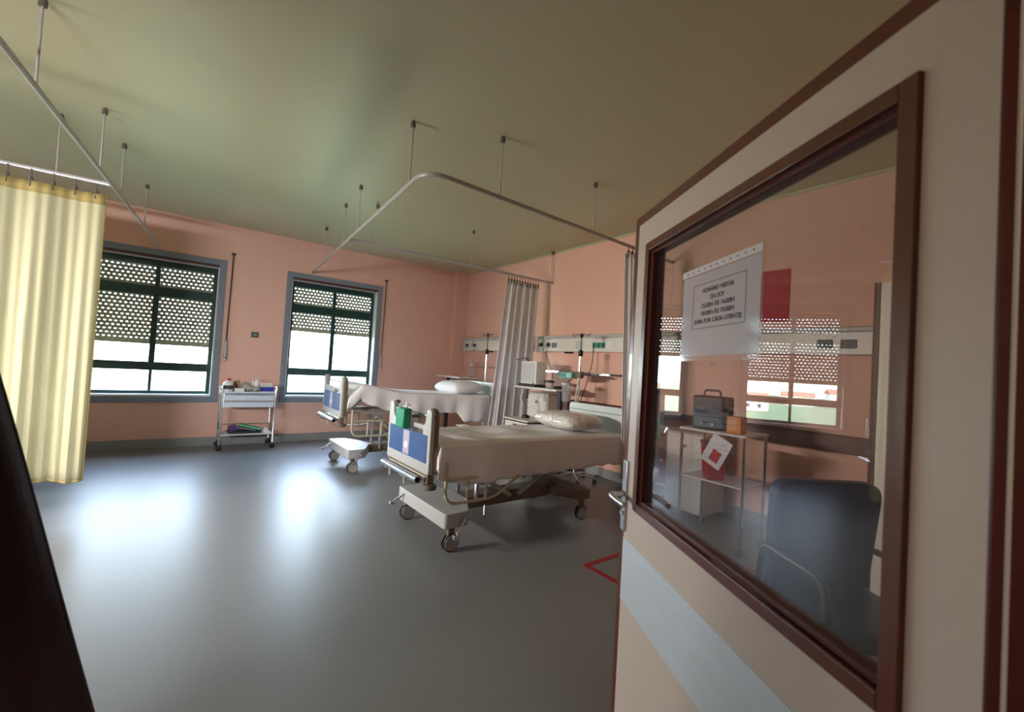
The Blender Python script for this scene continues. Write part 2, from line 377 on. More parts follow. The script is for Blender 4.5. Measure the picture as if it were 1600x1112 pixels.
# ------------------------------------------------------------------ curtains
def curtain(name, x0, x1, y, z0, z1, folds, amp, m, label, hooks, sx0=None, sx1=None, yb=0, hem=None, seed=1, hemz=None, slope=0):
    rnd = random.Random(seed); c = Vector(((x0+x1)/2, y, z0)); t = empty(name, c, label, 'curtain')
    nu, nv = 120, 26; ph = [rnd.uniform(0, 6) for _ in range(4)]; P = []
    sx0 = x0 if sx0 is None else sx0; sx1 = x1 if sx1 is None else sx1
    def pt(u, v, dy=0):
        a = x0+(x1-x0)*u; b = sx0+(sx1-sx0)*u; w = v**1.0
        x = b*(1-w)+a*w
        A_ = amp*(.35+.65*(1-v)) if amp > .03 else amp
        yy = y+slope*(x-x0)+yb*(1-v)+A_*sin(folds*2*pi*u+.6*sin(3*u*pi+ph[0])+.5*(1-v))+.4*A_*sin(folds*3.7*u*2*pi+ph[1]+v)
        z = z0+(z1-z0)*v
        if v == 0: z += .01*sin(u*folds*2*pi)
        return (x-c.x, yy-c.y+dy, z-c.z)
    P = [[pt(i/nu, j/nv) for i in range(nu+1)] for j in range(nv+1)]
    o = put('cloth', MB().grid(P), m, t, thick=.003)
    if hem:
        e = [pt(1, j/nv) for j in range(nv+1)]; put('side_binding', MB().tube(e, .009, 6), hem, t)
        e = [pt(i/nu, 0) for i in range(nu+1)]; put('bottom_binding', MB().tube(e, .010, 6), hem, t)
        Q = [[pt(i/nu, 1-.035*j, -.006) for i in range(nu+1)] for j in range(2)]; put('header_tape', MB().grid(Q), hem, t, thick=.003)
    for k in range(hooks):
        u = (k+.5)/hooks; a = pt(u, 1); xx = a[0]; top = RZ-c.z-.01
        yy = y+slope*(xx+c.x-x0)-c.y
        put('hook', MB().tube([(xx, yy, top), (xx+.004, yy, (top+a[2])/2), (xx, a[1]-.01, a[2]-.045)], .005, 6).lathe([(.006, 0), (.016, .008), (.016, .028), (.008, .036)], (xx, yy, a[2]+.0), 8), 'bumper', t)
    return t
curtain('privacy_curtain', -2.05, -.60, 5.32, .25, 2.75, 5, .035, 'curtain_cream', 'cream cotton curtain with yellow binding hanging at the left edge of the room', 11, hem='curtain_hem', seed=3, slope=-.03)
curtain('privacy_curtain', 3.86, 4.50, 5.27, .42, 2.76, 5, .035, 'curtain_white', 'gathered white curtain hanging between the two beds', 12, sx0=3.62, sx1=4.36, yb=-.05, seed=5)
curtain('privacy_curtain', 3.76, 4.40, 2.99, .35, 2.76, 5, .022, 'curtain_white', 'white curtain bunched by the near bed headboard, partly hidden by the open door', 10, seed=8, yb=-.10)

# ------------------------------------------------------------------ hospital beds
def fold_noise(x, y, s):
    return (.5*sin(3.1*x+2.3*y+s)+.3*sin(7.3*x-4.1*y+2*s)+.25*sin(11*y+5*x+s*3))
def make_bed(loc, zf, ftop, label, base_dy=0.0, headL=2.34, rails=True, rz=0, zb=.0):
    """local x: 0 = footboard face, + to the head; z absolute; zf = bottom of footboard"""
    t = empty('hospital_bed', loc, label, 'hospital bed', None, rz)
    w = .41
    # footboard plate with open top and grip slot
    hh = .50
    out = rpoly([(-w, 0), (w, 0), (w, hh), (w-.085, hh+.0), (w-.10, hh-.13), (-w+.10, hh-.13), (-w+.085, hh), (-w, hh)],
                [.03, .03, .06, .035, .05, .05, .035, .06], 6)
    slot = rpoly([(-w+.13, hh-.20), (-w+.32, hh-.20), (-w+.32, hh-.165), (-w+.13, hh-.165)], .016, 4)
    slot2 = rpoly([(w-.32, hh-.20), (w-.13, hh-.20), (w-.13, hh-.165), (w-.32, hh-.165)], .016, 4)
    T = Matrix.Translation((.022, 0, zf)) @ TYZ
    fb = put('footboard', plate([out, slot], .045, T, .006), 'beige', t)
    # taupe edge band round the posts
    for s in (-1, 1):
        e = [(.045, s*w*.985, zf+.02), (.045, s*w*.985, zf+hh-.07), (.045, s*(w-.022), zf+hh-.012), (.045, s*(w-.06), zf+hh-.006)]
        put('edge_moulding', MB().tube(rounded(e, .04, 5), .018, 8, rz=.03), 'taupe', fb)
    pn = put('panel', plate([rpoly([(-w+.045, .085), (w-.045, .085), (w-.045, .30), (-w+.045, .30)], .008)], .006, Matrix.Translation((-.002, 0, zf)) @ TYZ), 'blue', fb, label='blue inset panel')
    put('sticker', plate([rpoly([(-.055, .095), (.065, .095), (.065, .29), (-.055, .29)], .004)], .003, Matrix.Translation((-.006, 0, zf)) @ TYZ), 'pink', pn)
    m = MB(); yc, zc = .005, zf+.17
    m.lathe([(.030, -.0085), (.030, -.0075)], (0, yc, zc), 20, 'x'); put('printed_mark', m, 'pillow', pn)
    put('grip_bar', MB().tube([(.022, -w+.06, zf+hh-.055), (.022, w-.06, zf+hh-.055)], .011, 10), 'chrome', fb)
    # tubular beam and corner posts below the footboard
    put('foot_beam', MB().tube([(-.055, -w+.06, zf-.035), (-.055, w-.06, zf-.035)], .026, 14), 'satin', t)
    put('beam_end_cap', MB().tube([(-.055, -w+.059, zf-.035), (-.055, -w+.052, zf-.035)], .022, 14), 'black', t)
    put('lower_rail', MB().box(.0, .05, -w+.02, w-.02, zf-.055, zf-.012), 'enamel', t, bevel=.006)
    for s in (-1, 1):
        put('corner_post', MB().box(.0, .06, s*(w-.035)-.025, s*(w-.035)+.025, zf-.075, zf+.02), 'taupe', t, bevel=.008)
        put('corner_bumper', MB().lathe([(.03, -.012), (.052, -.006), (.055, .012), (.05, .028), (.02, .032)], (.03, s*(w-.02), zf-.10), 20), 'bumper', t)
    for s in (-.10, .2):
        put('peg', MB().tube([(-.05, s, zf-.05), (-.05, s, zf-.12)], .009, 8), 'enamel', t)
    # headboard
    hz = zf-.02; T = Matrix.Translation((headL-.02, 0, hz)) @ TYZ
    hb = put('headboard', plate([rpoly([(-w, 0), (w, 0), (w, .51), (-w, .51)], [.02, .02, .05, .05], 6)], .04, T, .006), 'teal_white', t, label='pale blue-white headboard')
    put('groove_line', MB().box(headL-.046, headL-.04, -w+.02, w-.02, hz+.43, hz+.438), 'groove', hb)
    for s in (-1, 1): put('headboard_post', MB().box(headL-.04, headL, s*.30-.02, s*.30+.02, hz-.12, hz+.02), 'taupe', t, bevel=.005)
    # mattress following the lie of the deck
    nx = 24; ring = []
    m = MB(); P = []
    X0, X1 = .10, headL-.10
    for i in range(nx+1):
        x = X0+(X1-X0)*i/nx; z = ftop(x)-.012; h = .14
        r = .03 if 0 < i < nx else .05
        sec = rpoly([(-w+.03, z-h), (w-.03, z-h), (w-.03, z), (-w+.03, z)], .03, 3)
        P.append([(x, y_, z_) for y_, z_ in sec]+[(x, sec[0][0], sec[0][1])])
    m.grid(P); k = len(P[0]); m.add(P[0][:-1], [tuple(range(k-1))]); m.add(P[-1][:-1], [tuple(range(k-1))])
    put('mattress', m, 'mattress', t)
    # deck frame: side beams and cross slats
    def dz(x): return ftop(x)-.185
    for s in (-1, 1):
        put('deck_side_beam', MB().tube([(.06, s*.385, dz(.1)-.01)]+[(x*.1*headL, s*.385, dz(x*.1*headL)) for x in range(1, 10)]+[(headL-.03, s*.385, dz(headL-.1))], .018, 8, rz=.026), 'enamel', t)
    for i in range(9):
        x = .15+i*(headL-.35)/8
        put('deck_slat', MB().box(x-.05, x+.05, -.38, .38, dz(x)-.006, dz(x)+.012), 'enamel', t, bevel=.003)
    zu = min(dz(.4), dz(1.5))-.05
    for s in (-1, 1): put('under_frame', MB().box(.25, 1.85, s*.26-.02, s*.26+.02, zu-.04, zu), 'enamel', t, bevel=.004)
    # hinged struts from the under frame to the base
    for s in (-1, 1):
        put('lift_strut', MB().tube([(.95, s*.22, .27), (.50, s*.22, zu-.02)], .022, 8), 'enamel', t)
        put('lift_strut', MB().tube([(1.05, s*.22, .27), (1.55, s*.22, zu-.02)], .022, 8), 'enamel', t)
        put('lift_rod', MB().tube([(.62, s*.16, .24), (.62, s*.16, zu-.02)], .02, 8), 'satin', t)
    put('motor', MB().box(.85, 1.25, -.08, .08, zu-.13, zu-.03), 'taupe', t, bevel=.012)
    for xk in (1.28, 1.36): put('motor_plug', MB().box(xk-.03, xk+.03, -.36, -.33, zu-.03-.06*(xk > 1.3), zu-.01-.06*(xk > 1.3)), 'white', t, bevel=.003)
    # folded side rails: bent tubes with uprights
    if rails:
        for s in (-1, 1):
            yy = s*(w+.035); a = zf+.10
            pts = rounded([(.14, yy, a), (.14, yy, a-.33), (.62, yy, a-.33), (.86, yy, a-.17)], .11, 6)
            r = put('side_rail', MB().tube(pts, .013, 10), 'enamel', t)
            for xk in (.34, .52): put('upright', MB().tube([(xk, yy, a-.335), (xk, yy, a-.14)], .012, 8), 'enamel', r)
            put('slider', MB().tube([(.14, yy, a-.14), (.55, yy, a-.14)], .012, 8), 'enamel', r)
    # wheeled base
    o = base_dy
    zt = .30+zb; x0, x1 = .12, .36
    m = MB()
    sec = [(x0, -.44), (x1-.02, -.44), (x1+.14, -.13), (x1+.14, .13), (x1-.02, .44), (x0, .44)]
    sec = rpoly(sec, [.03, .05, .06, .06, .05, .03], 4)
    m.add([(x, y+o, zt-.115) for x, y in sec]+[(x, y+o, zt) for x, y in sec], [tuple(range(len(sec)-1, -1, -1)), tuple(range(len(sec), 2*len(sec)))]+[(k, (k+1) % len(sec), len(sec)+(k+1) % len(sec), len(sec)+k) for k in range(len(sec))])
    put('base_cover', m, 'beige', t, bevel=.008)
    put('base_beam', MB().box(x1+.1, 1.50, -.10+o, .10+o, zt-.12, zt-.01), 'taupe', t, bevel=.012)
    sec = rpoly([(1.48, -.12), (1.62, -.42), (1.78, -.42), (1.78, .42), (1.62, .42), (1.48, .12)], .04, 4)
    m = MB(); m.add([(x, y+o, zt-.10) for x, y in sec]+[(x, y+o, zt-.01) for x, y in sec], [tuple(range(len(sec)-1, -1, -1)), tuple(range(len(sec), 2*len(sec)))]+[(k, (k+1) % len(sec), len(sec)+(k+1) % len(sec), len(sec)+k) for k in range(len(sec))])
    put('rear_cover', m, 'taupe', t, bevel=.008)
    for (xw, yw) in ((.20, -.40), (.20, .40), (1.68, -.38), (1.68, .38)):
        c = empty('castor', (xw, yw+o, 0), None, None); c.parent = t
        R_ = .068
        put('fork', MB().box(-.03, .03, -.018, .018, R_, zt-.105).lathe([(.02, 0), (.02, .05)], (0, 0, zt-.14), 12), 'taupe', c, bevel=.006)
        for s in (-1, 1):
            put('wheel', MB().lathe([(.012, .030), (R_*.80, .030), (R_*.84, .033)][::1]+[(R_*.86, .010)], (0, 0, R_), 28, 'y') if s > 0 else
                MB().lathe([(.012, -.030), (R_*.80, -.030), (R_*.84, -.033), (R_*.86, -.010)], (0, 0, R_), 28, 'y'), 'castor', c)
            put('tyre', MB().lathe([(R_*.84, s*.028), (R_, s*.024), (R_, s*.012), (R_*.84, s*.008)], (0, 0, R_), 28, 'y'), 'dark_grey', c)
    # chrome brake pedals
    put('brake_pedal', MB().tube([(.30, -.45+o, zt-.05), (.20, -.50+o, .16)], .011, 8).box(.165, .225, -.52+o, -.485+o, .125, .16), 'chrome', t, bevel=.004)
    put('brake_pedal', MB().tube([(.14, .30+o, zt-.03), (.03, .34+o, zt-.10)], .010, 8).box(.0, .05, .325+o, .355+o, zt-.125, zt-.10), 'chrome', t, bevel=.004)
    put('pedal_hub', MB().lathe([(.022, -.475+o), (.022, -.435+o)], (.30, 0, zt-.05), 14, 'y'), 'satin', t)
    put('ground_peg', MB().tube([(.72, -.105+o, zt-.10), (.72, -.105+o, .11)], .014, 8), 'satin', t)
    return t
def drape(name, loc, ftop, fhem, fhem_far, X0, X1, w, label, seed, rz=0, wr=.006, foot=True):
    N = 110; P = []
    half = [(-1, k/14) for k in range(14, 0, -1)]
    for i in range(-7, N+1):
        x = X0 if i < 0 else X0+(X1-X0)*i/N
        rows = []
        drop0 = 0 if i >= 0 else None
        for s, hemf in ((-1, fhem), (1, fhem_far)):
            pass
        z = ftop(x)+.006
        if i < 0: z -= (-i)/7*(ftop(X0)-max(fhem(X0), ftop(X0)-.17))
        xs = x-(.02*min(1, -i/3) if i < 0 else 0)
        e = min(1.0, (i/4.0)) if i >= 0 else 0
        cols = []
        for k in range(15, 0, -1):
            hz = fhem(x); d = k/15; zz = z-(z-hz)*d*1.0 if z > hz else hz
            amp = (.004+.014*d)*(1+.6*sin(2.1*x+seed))
            cols.append((xs, -w-.012-amp*sin(9*x+seed+1.5*sin(2.3*x))-.010*d*sin(23*x+seed)-.012*sin(d*pi), zz+.006*sin(31*x)*d))
        nt = 34
        for k in range(nt+1):
            y = -w+2*w*k/nt; ee = abs(y)/w
            rnd = -.035*max(0, (ee-.86)/.14)**2
            zz = z+rnd+(wr*fold_noise(x*1.3, y*1.6, seed)+wr*.9*max(0, sin(6*y+2.2*x+seed))**6 if i >= 0 else 0)*(1-ee**4)
            cols.append((xs, y, zz))
        for k in range(1, 16):
            hz = fhem_far(x); d = k/15; zz = z-(z-hz)*d if z > hz else hz
            cols.append((xs, w+.012+.01*sin(9*x+seed)*d, zz))
        P.append(cols)
    o = put(name, MB().grid([[(a, b, c) for a, b, c in r] for r in P]), 'sheet', None, thick=.005, loc=loc)
    o.rotation_euler = (0, 0, rz)
    return o
def near_top(x): return .815-.006*x+.006*sin(2.2*x)
def near_hem(x): return .475+.02*sin(1.6*x)+(.10*max(0, min(1, (.30-x)/.28)))+.03*max(0, (x-1.0)/1.2)
NB = (1.56, 3.41, 0)
make_bed(NB, .585, near_top, 'nearest hospital bed with blue foot panel and green box on its footboard', base_dy=-.06)
o = drape('bed_sheet', NB, near_top, near_hem, lambda x: .5, .085, 2.31, .43, '', 1.7, wr=.015)
tag(o, 'white sheet draped over the nearest bed, hanging down its side', 'bed sheet', 'white bed sheets')
FB = (1.62, 5.93, 0)
def far_top(x):
    return 1.02+(.095*exp(-((x-.26)/.42)**2) if x > .26 else .095-.9*(.26-x))-.03*(x/2.3)
def far_hem(x):
    if x < .25: return 1.115-.9*(.26-x)-.15
    h = .90-.16*min(1, (x-.25)/.5)
    if x > 1.65: h = .74-.13*min(1, (x-1.65)/.12)
    return h
make_bed(FB, .70, far_top, 'far hospital bed standing by the right-hand window with white sheet lifted at the foot', base_dy=.02)
o = drape('bed_sheet', FB, far_top, far_hem, lambda x: .8, .10, 2.22, .425, '', 4.1)
tag(o, 'white sheet on the far bed, tucked short at the foot', 'bed sheet', 'white bed sheets')
# third bed, almost wholly behind the cream curtain
make_bed((-.93, 6.20, 0), .56, near_top, 'hospital bed hidden behind the cream curtain, only a foot corner showing', rz=pi)

def pillow(name, loc, sx, sy, sz, m, label, rz=0, tilt=0, pw=.35, seed=1):
    n = 28; P = []
    top = []; bot = []
    me = MB()
    for sgn in (1, -1):
        G = []
        for i in range(n+1):
            r = []
            for j in range(n+1):
                u = -1+2*i/n; v = -1+2*j/n
                h = ((1-u**4)*(1-v**4)); h = max(h, 0)**.5
                pinch = 1-.06*(u*u*v*v)-.05*(1-(1-abs(u))*1)*abs(v)*0
                x = sx/2*u*(1-.07*(v*v)*(1-abs(u)*.0)*(.4 if abs(u) < .8 else .4)); y = sy/2*v*(1-.07*u*u*.6)
                z = sz/2*h*sgn*(1 if sgn > 0 else .75)+(.004*sin(12*u+seed)*sin(9*v+2*seed)*h)
                r.append((x*pinch, y*pinch, z))
            G.append(r)
        me.grid(G)
    o = put(name, me, m, None, loc=loc)
    bm = bmesh.new(); bm.from_mesh(o.data); bmesh.ops.remove_doubles(bm, verts=bm.verts, dist=.0008); bmesh.ops.recalc_face_normals(bm, faces=bm.faces); bm.to_mesh(o.data); bm.free()
    o.rotation_euler = (0, tilt, rz)
    return tag(o, label, 'pillow', 'pillows on the beds')
pillow('pillow', (3.42, 3.40, .905), .50, .74, .20, 'plastic_wrap', 'plastic-wrapped pillow with shiny crinkles lying on the nearest bed', rz=-.10, seed=2)
pillow('pillow', (3.50, 5.90, 1.085), .54, .72, .22, 'pillow', 'plain white pillow on the far bed beside its headboard', rz=.05, tilt=-.06)

# ------------------------------------------------------------------ green box on the near footboard
t = empty('glove_box_holder', (1.50, 3.40, .90), 'green box hooked over the grip bar of the nearest bed footboard', 'box holder')
put('box', MB().box(-.03, .04, -.085, .075, .0, .165), 'green_plastic', t, bevel=.012)
put('backplate', MB().box(.042, .052, -.075, .10, .02, .17), 'white', t, bevel=.004)
put('hook', MB().tube(rounded([(.047, .05, .15), (.05, .05, .185), (.09, .05, .185), (.09, .05, .15)], .015), .005, 8), 'white', t)
put('tab', MB().box(.03, .035, -.01, .02, .15, .215), 'pink', t)

# ------------------------------------------------------------------ steel dressing trolley by the far wall
CT = (.875, 7.68, 0)
t = empty('dressing_trolley', CT, 'steel two-tier trolley standing between the windows', 'trolley')
cw, cd = .34, .20
for sx in (-1, 1):
    loop = rounded([(sx*cw, -cd, .09), (sx*cw, -cd, .93), (sx*cw, cd, .93), (sx*cw, cd, .09)], .06, 6)
    put('side_frame', MB().tube(loop, .014, 10), 'chrome', t)
put('top_tray', MB().box(-cw, cw, -cd, cd, .83, .845).box(-cw, cw, cd-.008, cd, .845, .88).box(-cw, cw, -cd, -cd+.008, .845, .855), 'steel', t, bevel=.003)
for zz in (.725, .625):
    d = put('drawer', MB().box(-cw+.02, cw-.02, -cd+.0, cd, zz, zz+.095), 'steel', t, bevel=.004)
    put('drawer_lip', MB().box(-cw+.03, cw-.03, -cd-.01, -cd, zz+.08, zz+.09), 'chrome', d)
put('lower_shelf', MB().box(-cw, cw, -cd, cd, .215, .232), 'white_metal', t, bevel=.003)
put('back_rail', MB().tube([(-cw, cd, .33), (cw, cd, .33)], .006, 8), 'chrome', t)
for sx in (-1, 1):
    for sy in (-1, 1):
        c = empty('castor', (sx*cw, sy*cd, 0), None, None); c.parent = t
        put('wheel', MB().lathe([(.012, -.016), (.036, -.014), (.040, 0), (.036, .014), (.012, .016)], (0, 0, .04), 18, 'y'), 'black', c)
        put('fork', MB().box(-.012, .012, -.022, .022, .045, .095), 'dark_grey', c, bevel=.004)
def onT(x, y): return (CT[0]+x, CT[1]+y, .846)
def bottle(loc, r, h, m, cap, label, group='bottles and jars on the trolley', band=None, cat='bottle', name='bottle'):
    b = empty(name, loc, label, cat, group)
    put('bottle_body', MB().lathe([(r*.9, 0), (r, .005), (r, h*.7), (r*.5, h*.82), (r*.45, h*.88)], (0, 0, 0), 16), m, b)
    put('cap', MB().lathe([(r*.55, h*.86), (r*.55, h), (r*.45, h+.004)], (0, 0, 0), 14), cap, b)
    if band: put('label_band', MB().lathe([(r+.001, h*.2), (r+.001, h*.5)], (0, 0, 0), 16), band, b)
    return b
bottle(onT(-.27, -.08), .062, .19, 'white', 'red', 'white round bottle with red cap at the left end of the trolley top', band='dark_grey')
bottle(onT(-.17, .10), .035, .13, 'amber', 'dark_grey', 'small brown bottle behind the red-capped one on the trolley')
bottle(onT(.07, .12), .03, .16, 'white', 'white', 'slim white bottle at the middle back of the trolley top')
bottle(onT(.10, -.02), .028, .21, 'white', 'rail', 'tall thin white spray bottle rising from the trolley clutter')
o = put('carton', MB().box(-.06, .06, -.05, .05, 0, .055), 'white', None, bevel=.003, loc=onT(-.13, -.12)); tag(o, 'low white carton beside the red-capped bottle on the trolley', 'carton', 'boxes on the trolley')
def bag(loc, s, label, seed):
    m = MB(); G = []; n = 14
    for i in range(n+1):
        r = []
        for j in range(2*n+1):
            th = pi*i/n; ph = 2*pi*j/(2*n); q = 1+.13*sin(3*ph+seed+2*th)+.08*sin(7*ph+seed*2)*sin(th)
            r.append((s[0]*sin(th)*cos(ph)*q, s[1]*sin(th)*sin(ph)*q, s[2]*(1+cos(th))*(.96+.04*sin(5*ph))))
        G.append(r)
    o = put('plastic_bag', m.grid(G), 'bag', None, loc=loc)
    bm = bmesh.new(); bm.from_mesh(o.data); bmesh.ops.remove_doubles(bm, verts=bm.verts, dist=.001); bm.to_mesh(o.data); bm.free()
    tag(o, label, 'plastic bag', 'crumpled bags on the trolley')
bag(onT(-.02, -.07), (.075, .06, .055), 'crumpled clear bag of supplies at the middle front of the trolley top', 1)
bag(onT(.09, -.12), (.06, .05, .045), 'smaller crumpled bag beside the blue tray on the trolley', 3)
bag(onT(-.03, .06), (.06, .05, .07), 'taller crumpled bag at the back of the trolley top', 5)
t2 = empty('ampoule_tray', onT(.23, -.04), 'royal blue tray of white ampoule boxes at the right end of the trolley', 'tray')
put('tray', MB().box(-.09, .09, -.09, .09, 0, .075), 'blue_tray', t2, bevel=.005)
put('tray_rim', MB().box(-.095, .095, -.095, .095, 0, .012), 'white', t2, bevel=.002)
for i in range(5):
    for j in range(2):
        put('ampoule_box', MB().box(-.075+.031*i, -.05+.031*i, -.06+.07*j, -.01+.07*j, .076, .125+.006*((i*3+j) % 3)), 'white', t2, bevel=.002)
def onS(x, y, z=.233): return (CT[0]+x, CT[1]+y, z)
def folder(loc, sx, sy, sz, m, ry, label):
    o = put('folder', MB().box(-sx, sx, -sy, sy, -sz, sz), m, None, bevel=.003, loc=loc); o.rotation_euler = (0, ry, 0)
    tag(o, label, 'folder', 'folders on the lower trolley shelf')
folder(onS(-.02, -.02, .25), .21, .13, .016, 'navy_card', 0, 'flat black folder at the bottom of the trolley shelf pile')
folder(onS(.05, -.03, .318), .15, .12, .010, 'green_folder', .28, 'pale green folder leaning on top of the pile')
folder(onS(.0, -.06, .296), .12, .07, .010, 'grey_card', .22, 'grey folder under the pale green one')
folder(onS(-.17, -.03, .30), .05, .10, .030, 'purple', -.2, 'thick purple folder at the left of the lower trolley shelf')
o = put('gauze_roll', MB().lathe([(.008, -.035), (.034, -.035), (.034, .035), (.008, .035)], (0, 0, 0), 18, 'y'), 'white', None, loc=onS(.25, -.12, .267)); tag(o, 'white gauze roll at the right end of the lower trolley shelf', 'gauze roll')
o = put('scissors_bundle', MB().tube([(-.08, 0, .01), (.0, .0, .045), (.07, .01, .02)], .006, 6).tube(rounded([(0, 0, .045), (.03, .02, .06), (.05, -.01, .05)], .01), .005, 6), 'orange', None, loc=onS(.0, .10, .268)); tag(o, 'tangle of orange tubing at the back of the lower trolley shelf', 'tubing')

# ------------------------------------------------------------------ bedhead service panels on the right wall
def headwall(y0, y1, label):
    yc = (y0+y1)/2; t = empty('bedhead_unit', (XB, yc, 1.74), label, 'bedhead unit', 'bedhead service units')
    L2 = (y1-y0)/2
    put('housing', MB().box(-.09, 0, -L2, L2, 0, .21), 'headwall', t, bevel=.008)
    put('lamp_cover', MB().box(-.11, 0, -L2, L2, .20, .25), 'headwall_grey', t, bevel=.01)
    put('end_cap', MB().box(-.095, 0, -L2-.012, -L2, 0, .25), 'headwall_grey', t, bevel=.004)
    put('end_cap', MB().box(-.095, 0, L2, L2+.012, 0, .25), 'headwall_grey', t, bevel=.004)
    return t, yc
def flowmeter(loc, label):
    t = empty('flowmeter', loc, label, 'flowmeter', 'gas flowmeters on the bedhead units')
    put('outlet', MB().lathe([(.03, 0), (.03, -.03), (.018, -.05)], (0, 0, .05), 14, 'x'), 'dark_grey', t)
    put('gauge_tube', MB().tube([(-.07, 0, .03), (-.07, 0, .16)], .016, 10), 'canister', t)
    put('body', MB().tube([(-.02, 0, .05), (-.08, 0, .05)], .012, 8).lathe([(.02, 0), (.026, .02), (.02, .04)], (-.07, 0, .0), 12), 'rail', t)
    put('bottle_cup', MB().lathe([(.022, -.08), (.03, -.07), (.03, -.01), (.02, 0)], (-.07, 0, 0), 14), 'canister', t)
def socket(par, y, col='green_plastic', w=.07):
    s = put('socket', MB().box(-.098, -.088, y-w/2, y+w/2, .055, .135), col, par, bevel=.004)
    put('socket_well', MB().lathe([(.018, 0), (.018, -.003)], (-.098, y, .095), 16, 'x'), 'dark_grey', s)
t1, yc = headwall(5.62, 7.80, 'white bedhead service unit on the wall above the far bed')
t2, yc2 = headwall(3.35, 5.45, 'white bedhead service unit on the wall above the nearest bed')
for k, y in enumerate((4.04, 4.12, 4.20)): socket(t2, y-yc2, 'green_plastic' if k < 3 else 'white')
put('socket_frame', MB().box(-.096, -.088, 3.90-yc2, 4.25-yc2, .035, .05).box(-.096, -.088, 3.88-yc2, 3.99-yc2, .05, .15), 'white', t2, bevel=.003)
put('nurse_call', MB().box(-.100, -.088, 4.98-yc2, 5.09-yc2, .06, .14), 'groove', t2, bevel=.004)
put('dial_panel', MB().box(-.096, -.088, 4.42-yc2, 4.57-yc2, .04, .16), 'teal_white', t2, bevel=.003)
for y in (4.72, 4.81): put('outlet_plug', MB().box(-.06, -.02, y-yc2-.03, y-yc2+.03, -.025, .0), 'black', t2, bevel=.004)
for y in (6.85, 6.98): put('outlet_plug', MB().box(-.06, -.02, y-yc-.03, y-yc+.03, -.025, .0), 'black', t1, bevel=.004)
flowmeter((XB-.09, 5.34, 1.80), 'grey flowmeter plugged into the near unit, close to the gathered white curtain')
flowmeter((XB-.09, 5.16, 1.80), 'second grey flowmeter along the near bedhead unit')
flowmeter((XB-.09, 7.62, 1.80), 'flowmeter at the corner end of the bedhead unit above the far bed')
flowmeter((XB-.09, 7.34, 1.80), 'dark flowmeter second from the corner above the far bed')
t3, yc3 = headwall(1.0, 3.12, 'white bedhead service unit seen through the door glass')
for y in (1.24, 1.42): socket(t3, y-yc3, 'black', .12)
for y in (1.9, 2.0, 2.1, 2.2): put('gas_outlet', MB().lathe([(.022, 0), (.022, -.012)], (-.09, y-yc3, .10), 16, 'x'), 'rail', t3)
# equipment rail
def erail(y0, y1, label):
    t = empty('equipment_rail', (XB, (y0+y1)/2, 1.41), label, 'equipment rail', 'chrome equipment rails'); L2 = (y1-y0)/2
    put('bar', MB().box(-.055, -.045, -L2, L2, 0, .03), 'chrome', t, bevel=.003)
    for k in range(3):
        y = -L2+.15+(2*L2-.3)*k/2; put('standoff', MB().tube([(-.045, y, .015), (0, y, .015)], .010, 8), 'satin', t)
erail(3.30, 5.42, 'chrome equipment rail on the wall behind the nearest bed')
erail(5.75, 7.6, 'chrome equipment rail on the wall behind the far bed')
# power lead hanging from the green sockets
def cable(pts, label, r=.006, m='black'):
    o = put('power_cable', MB().tube(rounded(pts, .25, 8), r, 8), m); tag(o, label, 'cable', 'hanging cables'); return o
cable([(XB-.10, 4.21, 1.80), (XB-.11, 4.20, 1.60), (XB-.20, 4.22, 1.25), (4.45, 4.22, .98), (4.38, 4.25, .80)], 'dark power cable hanging from the green sockets down behind the nearest bed')
cable([(XB-.16, 5.16, 1.74), (4.60, 5.02, 1.50), (4.55, 4.9, 1.40), (4.36, 4.7, 1.197)], 'thin grey tube looping down from the flowmeter to the bedside table', .005, 'dark_grey')
cable([(4.43, 4.62, 1.19), (4.47, 4.60, 1.0), (4.52, 4.5, .85)], 'short red-brown cable dropping under the bedside table', .006, 'dark_wood')

# ------------------------------------------------------------------ infusion stands and bedside gear
def iv_stand(x, y, top, label, joint=1.69):
    t = empty('infusion_stand', (x, y, 0), label, 'infusion stand', 'infusion stands')
    put('lower_pole', MB().tube([(0, 0, .08), (0, 0, joint)], .016, 12), 'chrome', t)
    put('upper_rod', MB().tube([(0, 0, joint), (0, 0, top)], .008, 8), 'dark_grey', t)
    put('collar', MB().lathe([(.02, -.04), (.034, -.02), (.034, .03), (.014, .05)], (0, 0, joint), 14), 'black', t)
    h = put('hook_head', MB().lathe([(.014, -.03), (.026, -.01), (.026, .02), (.012, .03)], (0, 0, top), 12), 'black', t)
    for s in (-1, 1):
        put('hook', MB().tube(rounded([(0, 0, top), (0, s*.09, top+.02), (0, s*.13, top-.02), (0, s*.16, top+.03)], .03), .005, 6), 'dark_grey', h)
    for k in range(5):
        a = 2*pi*k/5+.3; leg = put('base_leg', MB().tube([(0, 0, .11), (.27*cos(a), .27*sin(a), .07)], .013, 8), 'satin', t)
        put('castor_wheel', MB().lathe([(.01, -.012), (.03, -.01), (.03, .01), (.01, .012)], (.27*cos(a), .27*sin(a), .03), 14, 'x'), 'black', leg)
    return t
iv_stand(4.24, 4.04, 1.93, 'chrome infusion stand with black collar behind the nearest bed headboard')
iv_stand(4.20, 6.20, 1.98, 'chrome infusion stand beside the far bed, half behind the white curtain')
t = empty('infusion_pump', (4.24, 4.04, 1.36), 'pale teal infusion pump clamped to the stand behind the nearest bed', 'infusion pump')
put('body', MB().box(-.10, .02, .05, .30, -.01, .07), 'teal', t, bevel=.012)
put('display', MB().box(-.106, -.099, .16, .28, .01, .055), 'teal_dark', t)
put('clamp', MB().box(-.035, .035, -.05, .06, .0, .09), 'taupe', t, bevel=.012)
